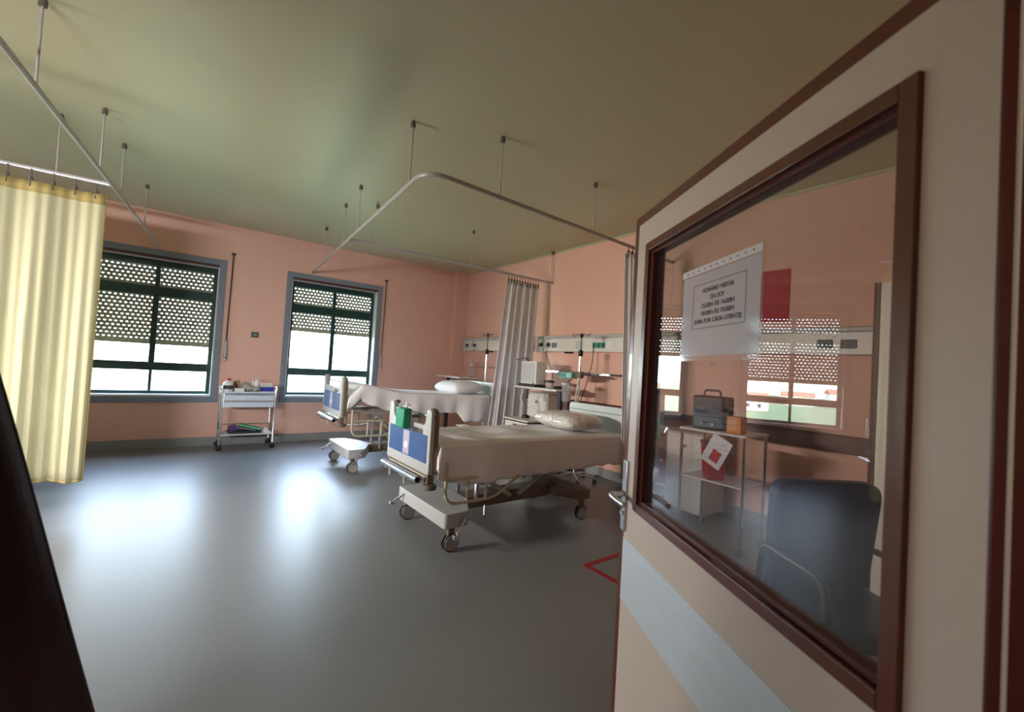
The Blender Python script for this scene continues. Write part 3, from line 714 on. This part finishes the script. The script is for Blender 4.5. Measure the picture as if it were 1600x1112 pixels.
put('clamp_arm', MB().tube([(0, .05, .06), (.02, .35, .10), (.08, .48, .05)], .022, 10), 'taupe', t)
put('clamp_arm', MB().tube([(0, -.04, .06), (.05, -.16, .05)], .014, 10), 'dark_grey', t)
t = empty('suction_canister', (4.12, 4.14, 1.04), 'clear suction canister hanging below the teal pump', 'canister')
put('jar', MB().lathe([(.05, 0), (.06, .02), (.066, .20), (.068, .22)], (0, 0, 0), 20), 'canister', t)
put('lid', MB().lathe([(.072, .22), (.072, .245), (.03, .26)], (0, 0, 0), 20), 'headwall_grey', t)
put('strap', MB().tube([(0, 0, .25), (-.02, -.10, .30)], .008, 6), 'dark_grey', t)
o = put('spare_tube', MB().tube(rounded([(0, 0, .30), (-.01, .02, .15), (-.01, .03, 0)], .05), .010, 8), 'enamel', None, loc=(4.16, 3.97, 1.05)); tag(o, 'beige tube hanging alongside the infusion stand', 'tube')
# over-bed table by the near bed
def overbed(loc, label, w=.42, l=1.0, z=1.19, rz=0, group='over-bed tables'):
    t = empty('overbed_table', loc, label, 'over-bed table', group, rz)
    put('tabletop', MB().box(-w/2, w/2, -l/2, l/2, z-.03, z), 'headwall', t, bevel=.010)
    put('edge_band', MB().box(-w/2-.003, w/2+.003, -l/2-.003, l/2+.003, z-.024, z-.016), 'headwall_grey', t)
    put('column', MB().box(-.03, .03, l/2-.16, l/2-.10, .08, z-.03), 'dark_grey', t, bevel=.006)
    f = put('foot', MB().box(-w/2-.06, w/2, l/2-.16, l/2-.10, .05, .09).box(-w/2-.06, -w/2, 0, l/2-.1, .05, .09), 'enamel', t, bevel=.006)
    for (a, b) in ((-w/2-.03, .03), (-w/2-.03, l/2-.13), (w/2-.03, l/2-.13)):
        put('castor_wheel', MB().lathe([(.008, -.01), (.025, -.01), (.025, .01), (.008, .01)], (a, b, .025), 14, 'x'), 'black', f)
    return t
overbed((4.20, 4.67, 0), 'white over-bed table carrying a monitor, between the curtain and the infusion stand', l=.92, rz=pi)
overbed((4.25, 7.25, 0), 'white over-bed table in the far corner behind the far bed', z=1.22, l=.9)
t = empty('monitor', (4.12, 4.90, 1.19), 'white box monitor with shiny screen on the over-bed table', 'monitor', None, -.075)
put('casing', MB().box(-.05, .13, -.19, .19, .035, .37), 'white', t, bevel=.012)
put('screen', MB().box(-.056, -.049, -.165, .165, .06, .345), 'screen', t, bevel=.004)
put('stand', MB().box(-.08, .15, -.20, .20, 0, .03), 'dark_grey', t, bevel=.008)
put('knob', MB().lathe([(.010, -.056), (.010, -.066)], (0, -.15, .05), 12, 'x'), 'black', t)
put('top_handle', MB().tube(rounded([(.0, .05, .36), (-.06, .06, .42), (-.10, .12, .40), (-.14, .2, .38)], .03), .008, 8), 'dark_grey', t)
o = put('sensor_pad', MB().lathe([(.09, 0), (.10, .01), (.09, .03), (.03, .04)], (0, 0, 0), 20), 'black', None, loc=(4.26, 4.42, 1.191)); tag(o, 'round black pad on the over-bed table right of the monitor', 'pad')
t = empty('humidifier', (4.22, 4.60, 1.19), 'small clear device with black lid on the over-bed table', 'humidifier')
put('jar', MB().lathe([(.05, 0), (.055, .02), (.055, .08)], (0, 0, 0), 16), 'canister', t); put('lid', MB().lathe([(.08, .08), (.08, .10), (.04, .11)], (0, 0, 0), 16), 'black', t)
# bedside cabinet
def cabinet(loc, label, h=1.12, rz=0):
    t = empty('bedside_cabinet', loc, label, 'bedside cabinet', None, rz)
    put('carcass', MB().box(-.0, .42, -.22, .22, .06, h), 'headwall', t, bevel=.008)
    put('worktop', MB().box(-.02, .44, -.24, .24, h, h+.02), 'headwall_grey', t, bevel=.004)
    d = put('drawer', MB().box(-.018, 0, -.21, .21, h-.22, h-.03), 'white', t, bevel=.004)
    put('knob', MB().lathe([(.008, -.018), (.018, -.03), (.012, -.042)], (0, 0, h-.12), 12, 'x'), 'chrome', d)
    d = put('door', MB().box(-.018, 0, -.21, .21, .10, h-.24), 'white', t, bevel=.004)
    put('knob', MB().lathe([(.008, -.018), (.018, -.03), (.012, -.042)], (0, -.15, h-.40), 12, 'x'), 'chrome', d)
    for a in (.05, .37):
        for b in (-.18, .18): put('castor_wheel', MB().lathe([(.008, -.012), (.03, -.012), (.03, .012), (.008, .012)], (a, b, .03), 14, 'x'), 'black', t)
    return t
cabinet((4.31, 4.93, 0), 'tall white bedside cabinet behind the over-bed table', 1.08)
t = empty('low_bedside_cabinet', (3.62, 4.62, 0), 'low white bedside cabinet with dark edged top beyond the nearest bed', 'bedside cabinet')
t.location = (3.70, 4.66, 0)
put('carcass', MB().box(0, .45, -.25, .25, .06, .72), 'headwall', t, bevel=.008)
put('worktop', MB().box(-.02, .46, -.27, .27, .735, .755), 'headwall', t, bevel=.004)
put('dark_edge', MB().box(-.015, .455, -.265, .265, .72, .735), 'black', t)
put('drawer_slot', MB().box(-.004, .002, -.10, .06, .655, .685), 'black', t)
for a in (.05, .40):
    for b in (-.2, .2): put('castor_wheel', MB().lathe([(.008, -.012), (.03, -.012), (.03, .012), (.008, .012)], (a, b, .03), 14, 'x'), 'black', t)
t = empty('desk_lamp_stand', (3.92, 4.72, .756), 'black round-footed stand on the low bedside cabinet', 'stand')
put('foot', MB().lathe([(.055, 0), (.055, .03), (.02, .045)], (0, 0, 0), 20), 'black', t)
put('stem', MB().tube([(0, 0, .04), (.0, .01, .34)], .008, 8), 'dark_grey', t)
put('head', MB().tube([(0, .01, .27), (0, .01, .40)], .024, 10), 'dark_grey', t)
o = put('hanging_mask', MB().tube(rounded([(0, 0, .33), (-.02, .03, .25), (.0, -.02, .16), (0, 0, .05)], .04), .012, 8).lathe([(.02, -.02), (.03, .03), (.015, .09)], (0, 0, 0), 12), 'headwall_grey', None, loc=(3.96, 4.86, .776)); tag(o, 'grey mask and tubing on the low bedside cabinet beside the curtain', 'breathing mask')
# box and bottle rack by the far bed
t = empty('bottle_rack', (4.40, 7.02, 1.22), 'chrome wire bottle rack on the far over-bed table', 'rack')
for a in (-.08, .08):
    for b in (-.12, .12): put('upright', MB().tube([(a, b, 0), (a, b, .30)], .007, 6), 'chrome', t)
for z in (.02, .30): put('ring', MB().tube([(-.08, -.12, z), (.08, -.12, z), (.08, .12, z), (-.08, .12, z)], .006, 6, closed=True), 'satin', t)
bottle((4.40, 6.97, 1.223), .05, .24, 'canister', 'headwall_grey', 'clear bottle standing in the chrome rack', None)
t = empty('sharps_bin', (3.35, 5.60, .0), 'red bin on a grey crate under the far bed', 'bin'); t.location = (3.22, 5.18, 0)
put('crate', MB().box(-.15, .30, -.12, .10, 0, .50), 'groove', t, bevel=.01)
put('bin', MB().box(-.10, .03, -.08, .08, .50, .60), 'red', t, bevel=.01)
put('lid', MB().box(-.105, .035, -.085, .085, .60, .612), 'white', t, bevel=.003)

# ------------------------------------------------------------------ area seen through the door glass
t = empty('wardrobe', (3.56, .06, 0), 'tall white wardrobe seen through the right side of the door glass', 'wardrobe')
put('carcass', MB().box(0, .55, .0, .75, .0, 2.14), 'headwall', t, bevel=.004)
put('edge_strip', MB().box(-.012, .0, .725, .755, .0, 2.14), 'dark_wood', t)
put('door', MB().box(-.012, -.001, .02, .72, .04, 2.12), 'headwall', t, bevel=.003)
for z in (2.05, 1.43, .2): put('screw_cap', MB().lathe([(.008, -.012), (.006, -.016)], (0, .58, z), 10, 'x'), 'black', t)
cabinet((4.28, 2.50, 0), 'white bedside cabinet with chrome knob seen through the door glass', .86)
t = empty('equipment_trolley', (3.95, 1.95, 0), 'equipment trolley with dark monitor seen through the door glass', 'trolley')
for a in (-.2, .2):
    for b in (-.28, .28):
        put('leg', MB().tube([(a, b, .06), (a, b, .98)], .014, 8), 'chrome', t)
        put('castor_wheel', MB().lathe([(.01, -.014), (.035, -.012), (.035, .012), (.01, .014)], (a, b, .035), 14, 'x'), 'dark_grey', t)
put('top_shelf', MB().box(-.22, .22, -.30, .30, .98, 1.0), 'white_metal', t, bevel=.004)
put('mid_shelf', MB().box(-.20, .20, -.28, .28, .55, .565), 'white_metal', t, bevel=.004)
t = empty('monitor', (3.92, 2.05, 1.0), 'dark bedside monitor on the trolley seen through the door glass', 'monitor')
put('casing', MB().box(-.08, .12, -.15, .15, 0, .30), 'black', t, bevel=.02)
put('screen', MB().box(-.086, -.079, -.12, .12, .08, .26), 'navy_card', t)
put('handle', MB().tube(rounded([(0, -.08, .30), (0, -.07, .35), (0, .07, .35), (0, .08, .30)], .03), .010, 8), 'dark_grey', t)
for y in (-.06, .04): put('port', MB().lathe([(.018, -.086), (.018, -.10)], (0, y, .05), 12, 'x'), 'chrome', t)
o = put('specimen_box', MB().box(-.06, .06, -.06, .06, 0, .14), 'orange', None, bevel=.006, loc=(3.88, 1.80, 1.0)); tag(o, 'orange box beside the dark monitor, seen through the door glass', 'box')
t = empty('sharps_bin', (3.86, 1.98, .566), 'red bin on the lower shelf of the trolley seen through the door glass', 'bin')
put('body', MB().lathe([(.10, 0), (.13, .30)], (0, 0, 0), 4), 'red', t, bevel=.01); put('lid', MB().lathe([(.135, .30), (.135, .33)], (0, 0, 0), 4), 'dark_wood', t, bevel=.005)
t = empty('hanging_card', (3.66, 1.80, .96), 'tilted white card with red marks hanging from the trolley seen through the door glass', 'card')
c_ = put('card', MB().box(-.004, .004, -.09, .09, -.26, 0), 'paper', t); c_.rotation_euler = (.45, 0, 0)
k = put('mark', MB().box(-.006, -.0045, -.05, .03, -.22, -.12), 'red_sheet', t); k.rotation_euler = (.45, 0, 0)
t = empty('waiting_chair', (2.45, .62, 0), 'navy high-backed chair seen dimly through the door glass', 'chair', None, radians(55))
put('backrest', plate([rpoly([(-.25, .40), (.25, .40), (.27, 1.0), (-.27, 1.0)], [.03, .03, .09, .09], 6)], .07, Matrix.Translation((.24, 0, 0)) @ Matrix.Rotation(-.10, 4, 'Y') @ TYZ, .02), 'navy', t)
put('seat', MB().box(-.26, .24, -.25, .25, .40, .48), 'navy', t, bevel=.03, seg=4)
for a in (-.22, .22):
    for b in (-.22, .22): put('leg', MB().tube([(a, b, 0), (a*.95, b, .40)], .014, 8), 'dark_grey', t)
    put('armrest', MB().tube(rounded([(.24, a*1.2, .42), (.20, a*1.2, .66), (-.2, a*1.2, .66), (-.22, a*1.2, .42)], .06), .016, 8), 'black', t)

# red tape mark on the floor
m = MB(); tx0, tx1, ty0, ty1, tw = 2.50, 3.62, 1.0, 2.25, .045
m.box(tx0, tx1, ty1-tw, ty1, 0, .0015); m.box(tx0, tx1, ty0, ty0+tw, 0, .0015); m.box(tx0, tx0+tw, ty0+tw, ty1-tw, 0, .0015); m.box(tx1-tw, tx1, ty0+tw, ty1-tw, 0, .0015)
o = put('floor_tape', m, 'tape', smooth=False); tag(o, 'red tape rectangle stuck on the floor behind the open door', 'floor tape')

# ------------------------------------------------------------------ the open door
hx, hy = .793, .047; d = Vector((.505, .863, 0)).normalized(); nrm = Vector((d.y, -d.x, 0))   # nrm points away from the camera
DW, DH = 1.17, 2.05
door = empty('door_1', (hx, hy, 0), None, None); door['kind'] = 'structure'
door.matrix_world = Matrix(((d.x, nrm.x, 0, hx), (d.y, nrm.y, 0, hy), (0, 0, 1, 0), (0, 0, 0, 1)))
def Dp(name, mb, m, parent=None, **k): return put(name, mb, m, parent or door, **k)
wz0, wz1 = .968, 1.927; ws0, ws1 = DW-1.055, DW-.112       # outer window moulding, s from the hinge
mw = .030
m = MB()
m.box(0, ws0+mw, 0, .045, .005, DH); m.box(ws1-mw, DW, 0, .045, .005, DH); m.box(ws0+mw, ws1-mw, 0, .045, .005, wz0+mw); m.box(ws0+mw, ws1-mw, 0, .045, wz1-mw, DH)
Dp('leaf', m, 'laminate', smooth=False)
m = MB(); e = .027
m.box(DW-e, DW+.003, -.0015, .047, .004, DH+.003); m.box(0, DW-e, -.0015, .047, DH-e-.004, DH+.003)
Dp('lipping', m, 'wood', bevel=.001, smooth=False, label='red-brown wooden edge strip')
m = MB()
for (a, b, c, f) in ((ws0, ws0+mw, wz0, wz1), (ws1-mw, ws1, wz0, wz1), (ws0+mw, ws1-mw, wz0, wz0+mw), (ws0+mw, ws1-mw, wz1-mw, wz1)):
    m.box(a, b, -.010, .055, c, f)
Dp('window_moulding', m, 'wood', bevel=.002, smooth=False, label='red-brown wooden moulding round the glass')
g0 = .020
m = MB(); st = .012
for (a, b, c, f) in ((ws0+mw, ws0+mw+st, wz0+mw, wz1-mw), (ws1-mw-st, ws1-mw, wz0+mw, wz1-mw), (ws0+mw+st, ws1-mw-st, wz0+mw, wz0+mw+st), (ws0+mw+st, ws1-mw-st, wz1-mw-st, wz1-mw)):
    m.box(a, b, .004, .042, c, f)
Dp('glazing_bead', m, 'dark_wood', bevel=.001, smooth=False)
Dp('pane', MB().box(ws0+mw+st, ws1-mw-st, g0, g0+.005, wz0+mw+st, wz1-mw-st), 'door_glass', smooth=False)
Dp('kick_plate', MB().box(.0, DW-.030, -.0025, 0, .615, .842), 'steel', smooth=False, label='brushed steel push plate')
for side in (0, 1):
    sgn = -1 if side == 0 else 1; y0 = 0 if side == 0 else .045
    s0 = DW-.028
    hd = Dp('handle', MB().box(s0-.019, s0+.019, min(y0, y0+sgn*.009), max(y0, y0+sgn*.009), .865, 1.125), 'satin', bevel=.003)
    pts = rounded([(s0, y0+sgn*.008, 1.0), (s0, y0+sgn*.062, 1.0), (s0-.05, y0+sgn*.068, 1.0), (s0-.135, y0+sgn*.058, .998)], .03, 6)
    put('lever', MB().tube(pts, .0105, 12), 'satin', hd)
    put('lock_cylinder', MB().lathe([(.009, y0), (.009, y0+sgn*.016)], (s0, 0, .93), 14, 'y'), 'chrome', hd)
for z in (.25, 1.05, 1.85):
    Dp('hinge', MB().lathe([(.008, 0), (.008, .09)], (-.004, .051, z), 12), 'satin')
# visiting-hours notice in a plastic sleeve on the glass
ns0, ns1 = DW-.70, DW-.345; nz0, nz1 = 1.512, 1.772; sc = 1.0
t = empty('notice', (0, 0, 0), 'white visiting-hours notice in a clear sleeve taped on the door glass', 'notice')
t.matrix_world = door.matrix_world @ Matrix.Translation(((ns0+ns1)/2, g0, (nz0+nz1)/2))
W2, H2 = (ns1-ns0)/2, (nz1-nz0)/2
put('paper_sheet', MB().box(-W2+.004, W2-.004, -.0016, -.0008, -H2+.004, H2-.022), 'paper', t, smooth=False)
put('sleeve', MB().box(-W2-.006, W2, -.0030, -.0024, -H2-.012, H2), 'sleeve', t, smooth=False)
put('perforated_strip', MB().box(-W2, W2, -.0040, -.0032, H2-.020, H2), 'paper', t, smooth=False)
m = MB()
for k in range(11):
    x = -W2+.03+k*(2*W2-.06)/10
    m.lathe([(.0032, -.0048), (.0032, -.0041)], (x, 0, H2-.010), 10, 'y')
put('punch_holes', m, 'groove', t)
bx0, bx1, bz0, bz1 = (DW-.645)-(ns0+ns1)/2, (DW-.407)-(ns0+ns1)/2, 1.592-(nz0+nz1)/2, 1.720-(nz0+nz1)/2
lw = .0018; ya, yb_ = -.0023, -.0017; m = MB()
m.box(bx0, bx1, ya, yb_, bz0, bz0+lw); m.box(bx0, bx1, ya, yb_, bz1-lw, bz1); m.box(bx0, bx0+lw, ya, yb_, bz0+lw, bz1-lw); m.box(bx1-lw, bx1, ya, yb_, bz0+lw, bz1-lw)
put('printed_border', m, 'ink', t, smooth=False)
lines = ['HORÁRIO VISITAS', 'DA UCV', '13.00H ÀS 14.00H', '18.00H ÀS 19.00H', '(UMA POR CADA UTENTE)']
for k, s_ in enumerate(lines):
    size = .0165
    me = text_mesh(s_, size, .0007)
    wdt = max(v.co.x for v in me.vertices)-min(v.co.x for v in me.vertices); lim = {0: .140, 1: .062, 2: .148, 3: .148, 4: .212}[k]
    # text plane: x along the door seen from the camera side runs hinge-ward = -s, so flip
    Tm = Matrix(((-lim/wdt, 0, 0, (bx0+bx1)/2), (0, 0, 1, -.0020), (0, 1.0, 0, bz1-.0215-k*.0215), (0, 0, 0, 1)))
    me.transform(Tm)
    put('printed_line', me, 'ink', t, smooth=False)
o = put('red_poster', MB().box(-.004, 0, -.20, .20, -.265, .265), 'red_sheet', None, smooth=False, loc=(XB, 1.955, 2.335)); tag(o, 'red poster on the salmon wall, seen through the door glass right of the white notice', 'poster')

# ------------------------------------------------------------------ made-up dark cloth and stand for an unidentified blurred shape, left
RX, RY = -.43, 1.35
t = empty('stand_in_pole', (RX, RY, 0), 'added stand at the left edge, hidden under the dark stand-in', 'coat stand')
put('pole', MB().tube([(0, 0, .03), (0, 0, 1.80)], .016, 10), 'dark_wood', t)
put('foot', MB().lathe([(.20, 0), (.20, .02), (.03, .04)], (0, 0, 0), 28), 'dark_wood', t)
put('peg', MB().tube([(0, -.0, 1.50), (.05, -.03, 1.53)], .010, 8).tube([(0, 0, 1.50), (-.05, .03, 1.53)], .010, 8), 'dark_wood', t)
m = MB(); P = []
for i in range(41):
    v = i/40; z = .38+(1.66-.38)*v
    w = .035+.30*(1-v)**.75
    row = []
    for k in range(49):
        a = 2*pi*k/48; q = 1+.10*(1-v)*sin(7*a+1.0+2*v)+.04*sin(13*a)
        row.append((w*q*cos(a), .8*w*q*sin(a), z))
    P.append(row)
m.grid(P)
o = put('dark_stand_in', m, 'dark_stand_in', None, thick=.006, loc=(RX, RY, 0)); tag(o, 'very dark burgundy stand-in for an unidentified blurred shape at the left edge', 'dark_stand_in')

# ------------------------------------------------------------------ outside the windows
m = MB(); P = []
for i in range(61):
    row = []
    for j in range(41):
        x = -900+45*j+0.0; y = 12+(i/60)**2*1500
        z = -14+9*exp(-((y-330)/150)**2)*(1+.25*sin(x*.012))+1.5*sin(x*.03+y*.02)*min(1, y/100)+(-60*max(0, (y-600)/900))
        row.append((x, y, z))
    P.append(row)
m.grid(P); struct('ground', m, 'grass')
def gz(x, y): return -14+9*exp(-((y-330)/150)**2)*(1+.25*sin(x*.012))+1.5*sin(x*.03+y*.02)*min(1, y/100)
def house(x, y, w, dd, h, label):
    t = empty('house', (x, y, gz(x, y)-1.5), label, 'house', 'white houses on the hillside')
    put('walls', MB().box(-w/2, w/2, -dd/2, dd/2, 0, h), 'house', t, smooth=False)
    put('roof', MB().add([(-w/2-.4, -dd/2-.4, h), (w/2+.4, -dd/2-.4, h), (w/2+.4, dd/2+.4, h), (-w/2-.4, dd/2+.4, h), (-w/2-.4, 0, h+2.2), (w/2+.4, 0, h+2.2)], [(0, 1, 5, 4), (2, 3, 4, 5), (0, 4, 3), (1, 2, 5), (0, 3, 2, 1)]), 'tile', t, smooth=False)
    for k in (-1, 0, 1): put('window', MB().box(k*w*.28-.6, k*w*.28+.6, -dd/2-.05, -dd/2+.02, 3, 4.4), 'dark_grey', t, smooth=False)
hr = random.Random(4)
for k in range(16):
    x = -150+22*k+hr.uniform(-6, 6); y = hr.uniform(200, 290)
    house(x, y, hr.uniform(9, 15), hr.uniform(8, 11), hr.uniform(5.5, 8), 'small white hillside house outside the windows, lost in the glare')
def tree(x, y, h, label):
    t = empty('tree', (x, y, gz(x, y)-.3), label, 'tree', 'trees below the windows')
    put('trunk', MB().tube([(0, 0, 0), (.1, .1, h*.5)], .22, 8), 'trunk', t)
    G = []; s = hr.uniform(0, 6); n = 12
    for i in range(n+1):
        r = []
        for j in range(2*n+1):
            th = pi*i/n; ph = pi*j/n; q = 1+.2*sin(4*ph+s)*sin(th*2+s)+.12*sin(9*ph+3*th)*sin(th)
            r.append((h*.38*sin(th)*cos(ph)*q, h*.38*sin(th)*sin(ph)*q, h*.65+h*.35*cos(th)*q))
        G.append(r)
    put('crown', MB().grid(G), 'tree', t)
for k in range(14):
    tree(-50+9*k+hr.uniform(-3, 3), hr.uniform(35, 90), hr.uniform(6, 9), 'green bushy tree on the slope outside the windows, lost in the glare')

# ------------------------------------------------------------------ light
w = bpy.data.worlds.new('sky'); S.world = w; w.use_nodes = True; nt = w.node_tree
bg = nt.nodes['Background']
tc = nt.nodes.new('ShaderNodeTexCoord'); sp = nt.nodes.new('ShaderNodeSeparateXYZ'); cr = nt.nodes.new('ShaderNodeValToRGB')
nt.links.new(tc.outputs['Generated'], sp.inputs[0]); nt.links.new(sp.outputs['Z'], cr.inputs[0]); nt.links.new(cr.outputs[0], bg.inputs[0])
cr.color_ramp.elements[0].position = 0.0; cr.color_ramp.elements[0].color = (.80, .91, 1, 1)
cr.color_ramp.elements[1].position = .6; cr.color_ramp.elements[1].color = (.50, .68, 1, 1)
bg.inputs[1].default_value = 4.8
sun = bpy.data.lights.new('sun', 'SUN'); sun.energy = 9.0; sun.angle = radians(1); sun.color = (1, .95, .86)
so = bpy.data.objects.new('sun', sun); COL.objects.link(so); so.rotation_euler = (radians(48), 0, radians(-25))
for (a, b) in WIN:     # sky portals at the window openings, added one included (sampling only)
    l = bpy.data.lights.new('window_portal', 'AREA'); l.shape = 'RECTANGLE'; l.size = b-a; l.size_y = WZ1-WZ0
    l.cycles.is_portal = True
    o = bpy.data.objects.new('window_portal', l); COL.objects.link(o); o.location = ((a+b)/2, YA+WT+.01, (WZ0+WZ1)/2); o.rotation_euler = (radians(-90), 0, 0)
def fill_lamp(loc, rz, label, e, col, sprd):  # added unseen lamp that fills the walls where window light falls short
    t = empty('fill_lamp', loc, label, 'fill lamp', None, rz)
    put('fill_housing', MB().box(-.75, .75, -.06, 0, -.12, .12), 'white', t, bevel=.01)
    l = bpy.data.lights.new('fill_light', 'AREA'); l.shape = 'RECTANGLE'; l.size = 1.4; l.size_y = .2; l.energy = e; l.color = col; l.spread = radians(sprd)
    o = bpy.data.objects.new('fill_light', l); COL.objects.link(o); o.parent = t; o.location = (0, .01, 0); o.rotation_euler = (radians(78), 0, 0)
    return o
fill_lamp((-2.3, YC+.07, 1.95), 0, 'added fill lamp on the wall left of the doorway, behind the camera', 20, (.96, .97, 1), 110)
fill_lamp((XL+.07, 4.2, 1.95), radians(-90), 'added fill lamp on the left side wall, out of view', 15, (1, .92, .84), 85)
# added fill lamp on the corridor ceiling, unseen behind the camera
t = empty('corridor_fill', (.2, -1.4, H), 'added fill lamp in the corridor behind the doorway', 'ceiling lamp')
put('fill_housing', MB().box(-.3, .3, -.15, .15, -.06, 0), 'white', t, bevel=.01)
l = bpy.data.lights.new('corridor_fill_light', 'AREA'); l.shape = 'RECTANGLE'; l.size = .5; l.size_y = .25; l.energy = 5; l.color = (1, .86, .66)
o = bpy.data.objects.new('corridor_fill_light', l); COL.objects.link(o); o.location = (.2, -1.4, H-.08)

# ------------------------------------------------------------------ camera
yaw, pitch, roll = .6533, .0263, .0602
F = Vector((sin(yaw)*cos(pitch), cos(yaw)*cos(pitch), sin(pitch))); R = Vector((cos(yaw), -sin(yaw), 0)); U = R.cross(F)
R2 = R*cos(roll)+U*sin(roll); U2 = -R*sin(roll)+U*cos(roll)
cam = bpy.data.cameras.new('camera'); cam.sensor_width = 36; cam.lens = 678.9*36/1600; cam.clip_start = .02; cam.clip_end = 5000
co = bpy.data.objects.new('camera', cam); COL.objects.link(co)
co.matrix_world = Matrix(((R2.x, U2.x, -F.x, 0), (R2.y, U2.y, -F.y, 0), (R2.z, U2.z, -F.z, 1.45), (0, 0, 0, 1)))
cam.dof.use_dof = True; cam.dof.focus_distance = 3.5; cam.dof.aperture_fstop = cam.lens/1000/.005
S.camera = co
S.cycles.max_bounces = 12; S.cycles.diffuse_bounces = 8; S.cycles.glossy_bounces = 4; S.cycles.transparent_max_bounces = 24
S.cycles.sample_clamp_indirect = 8; S.cycles.caustics_reflective = False
S.cycles.use_denoising = True
S.view_settings.view_transform = 'Standard'; S.view_settings.look = 'None'; S.view_settings.gamma = 1
S.view_settings.use_curve_mapping = False
S.view_settings.exposure = 2.85
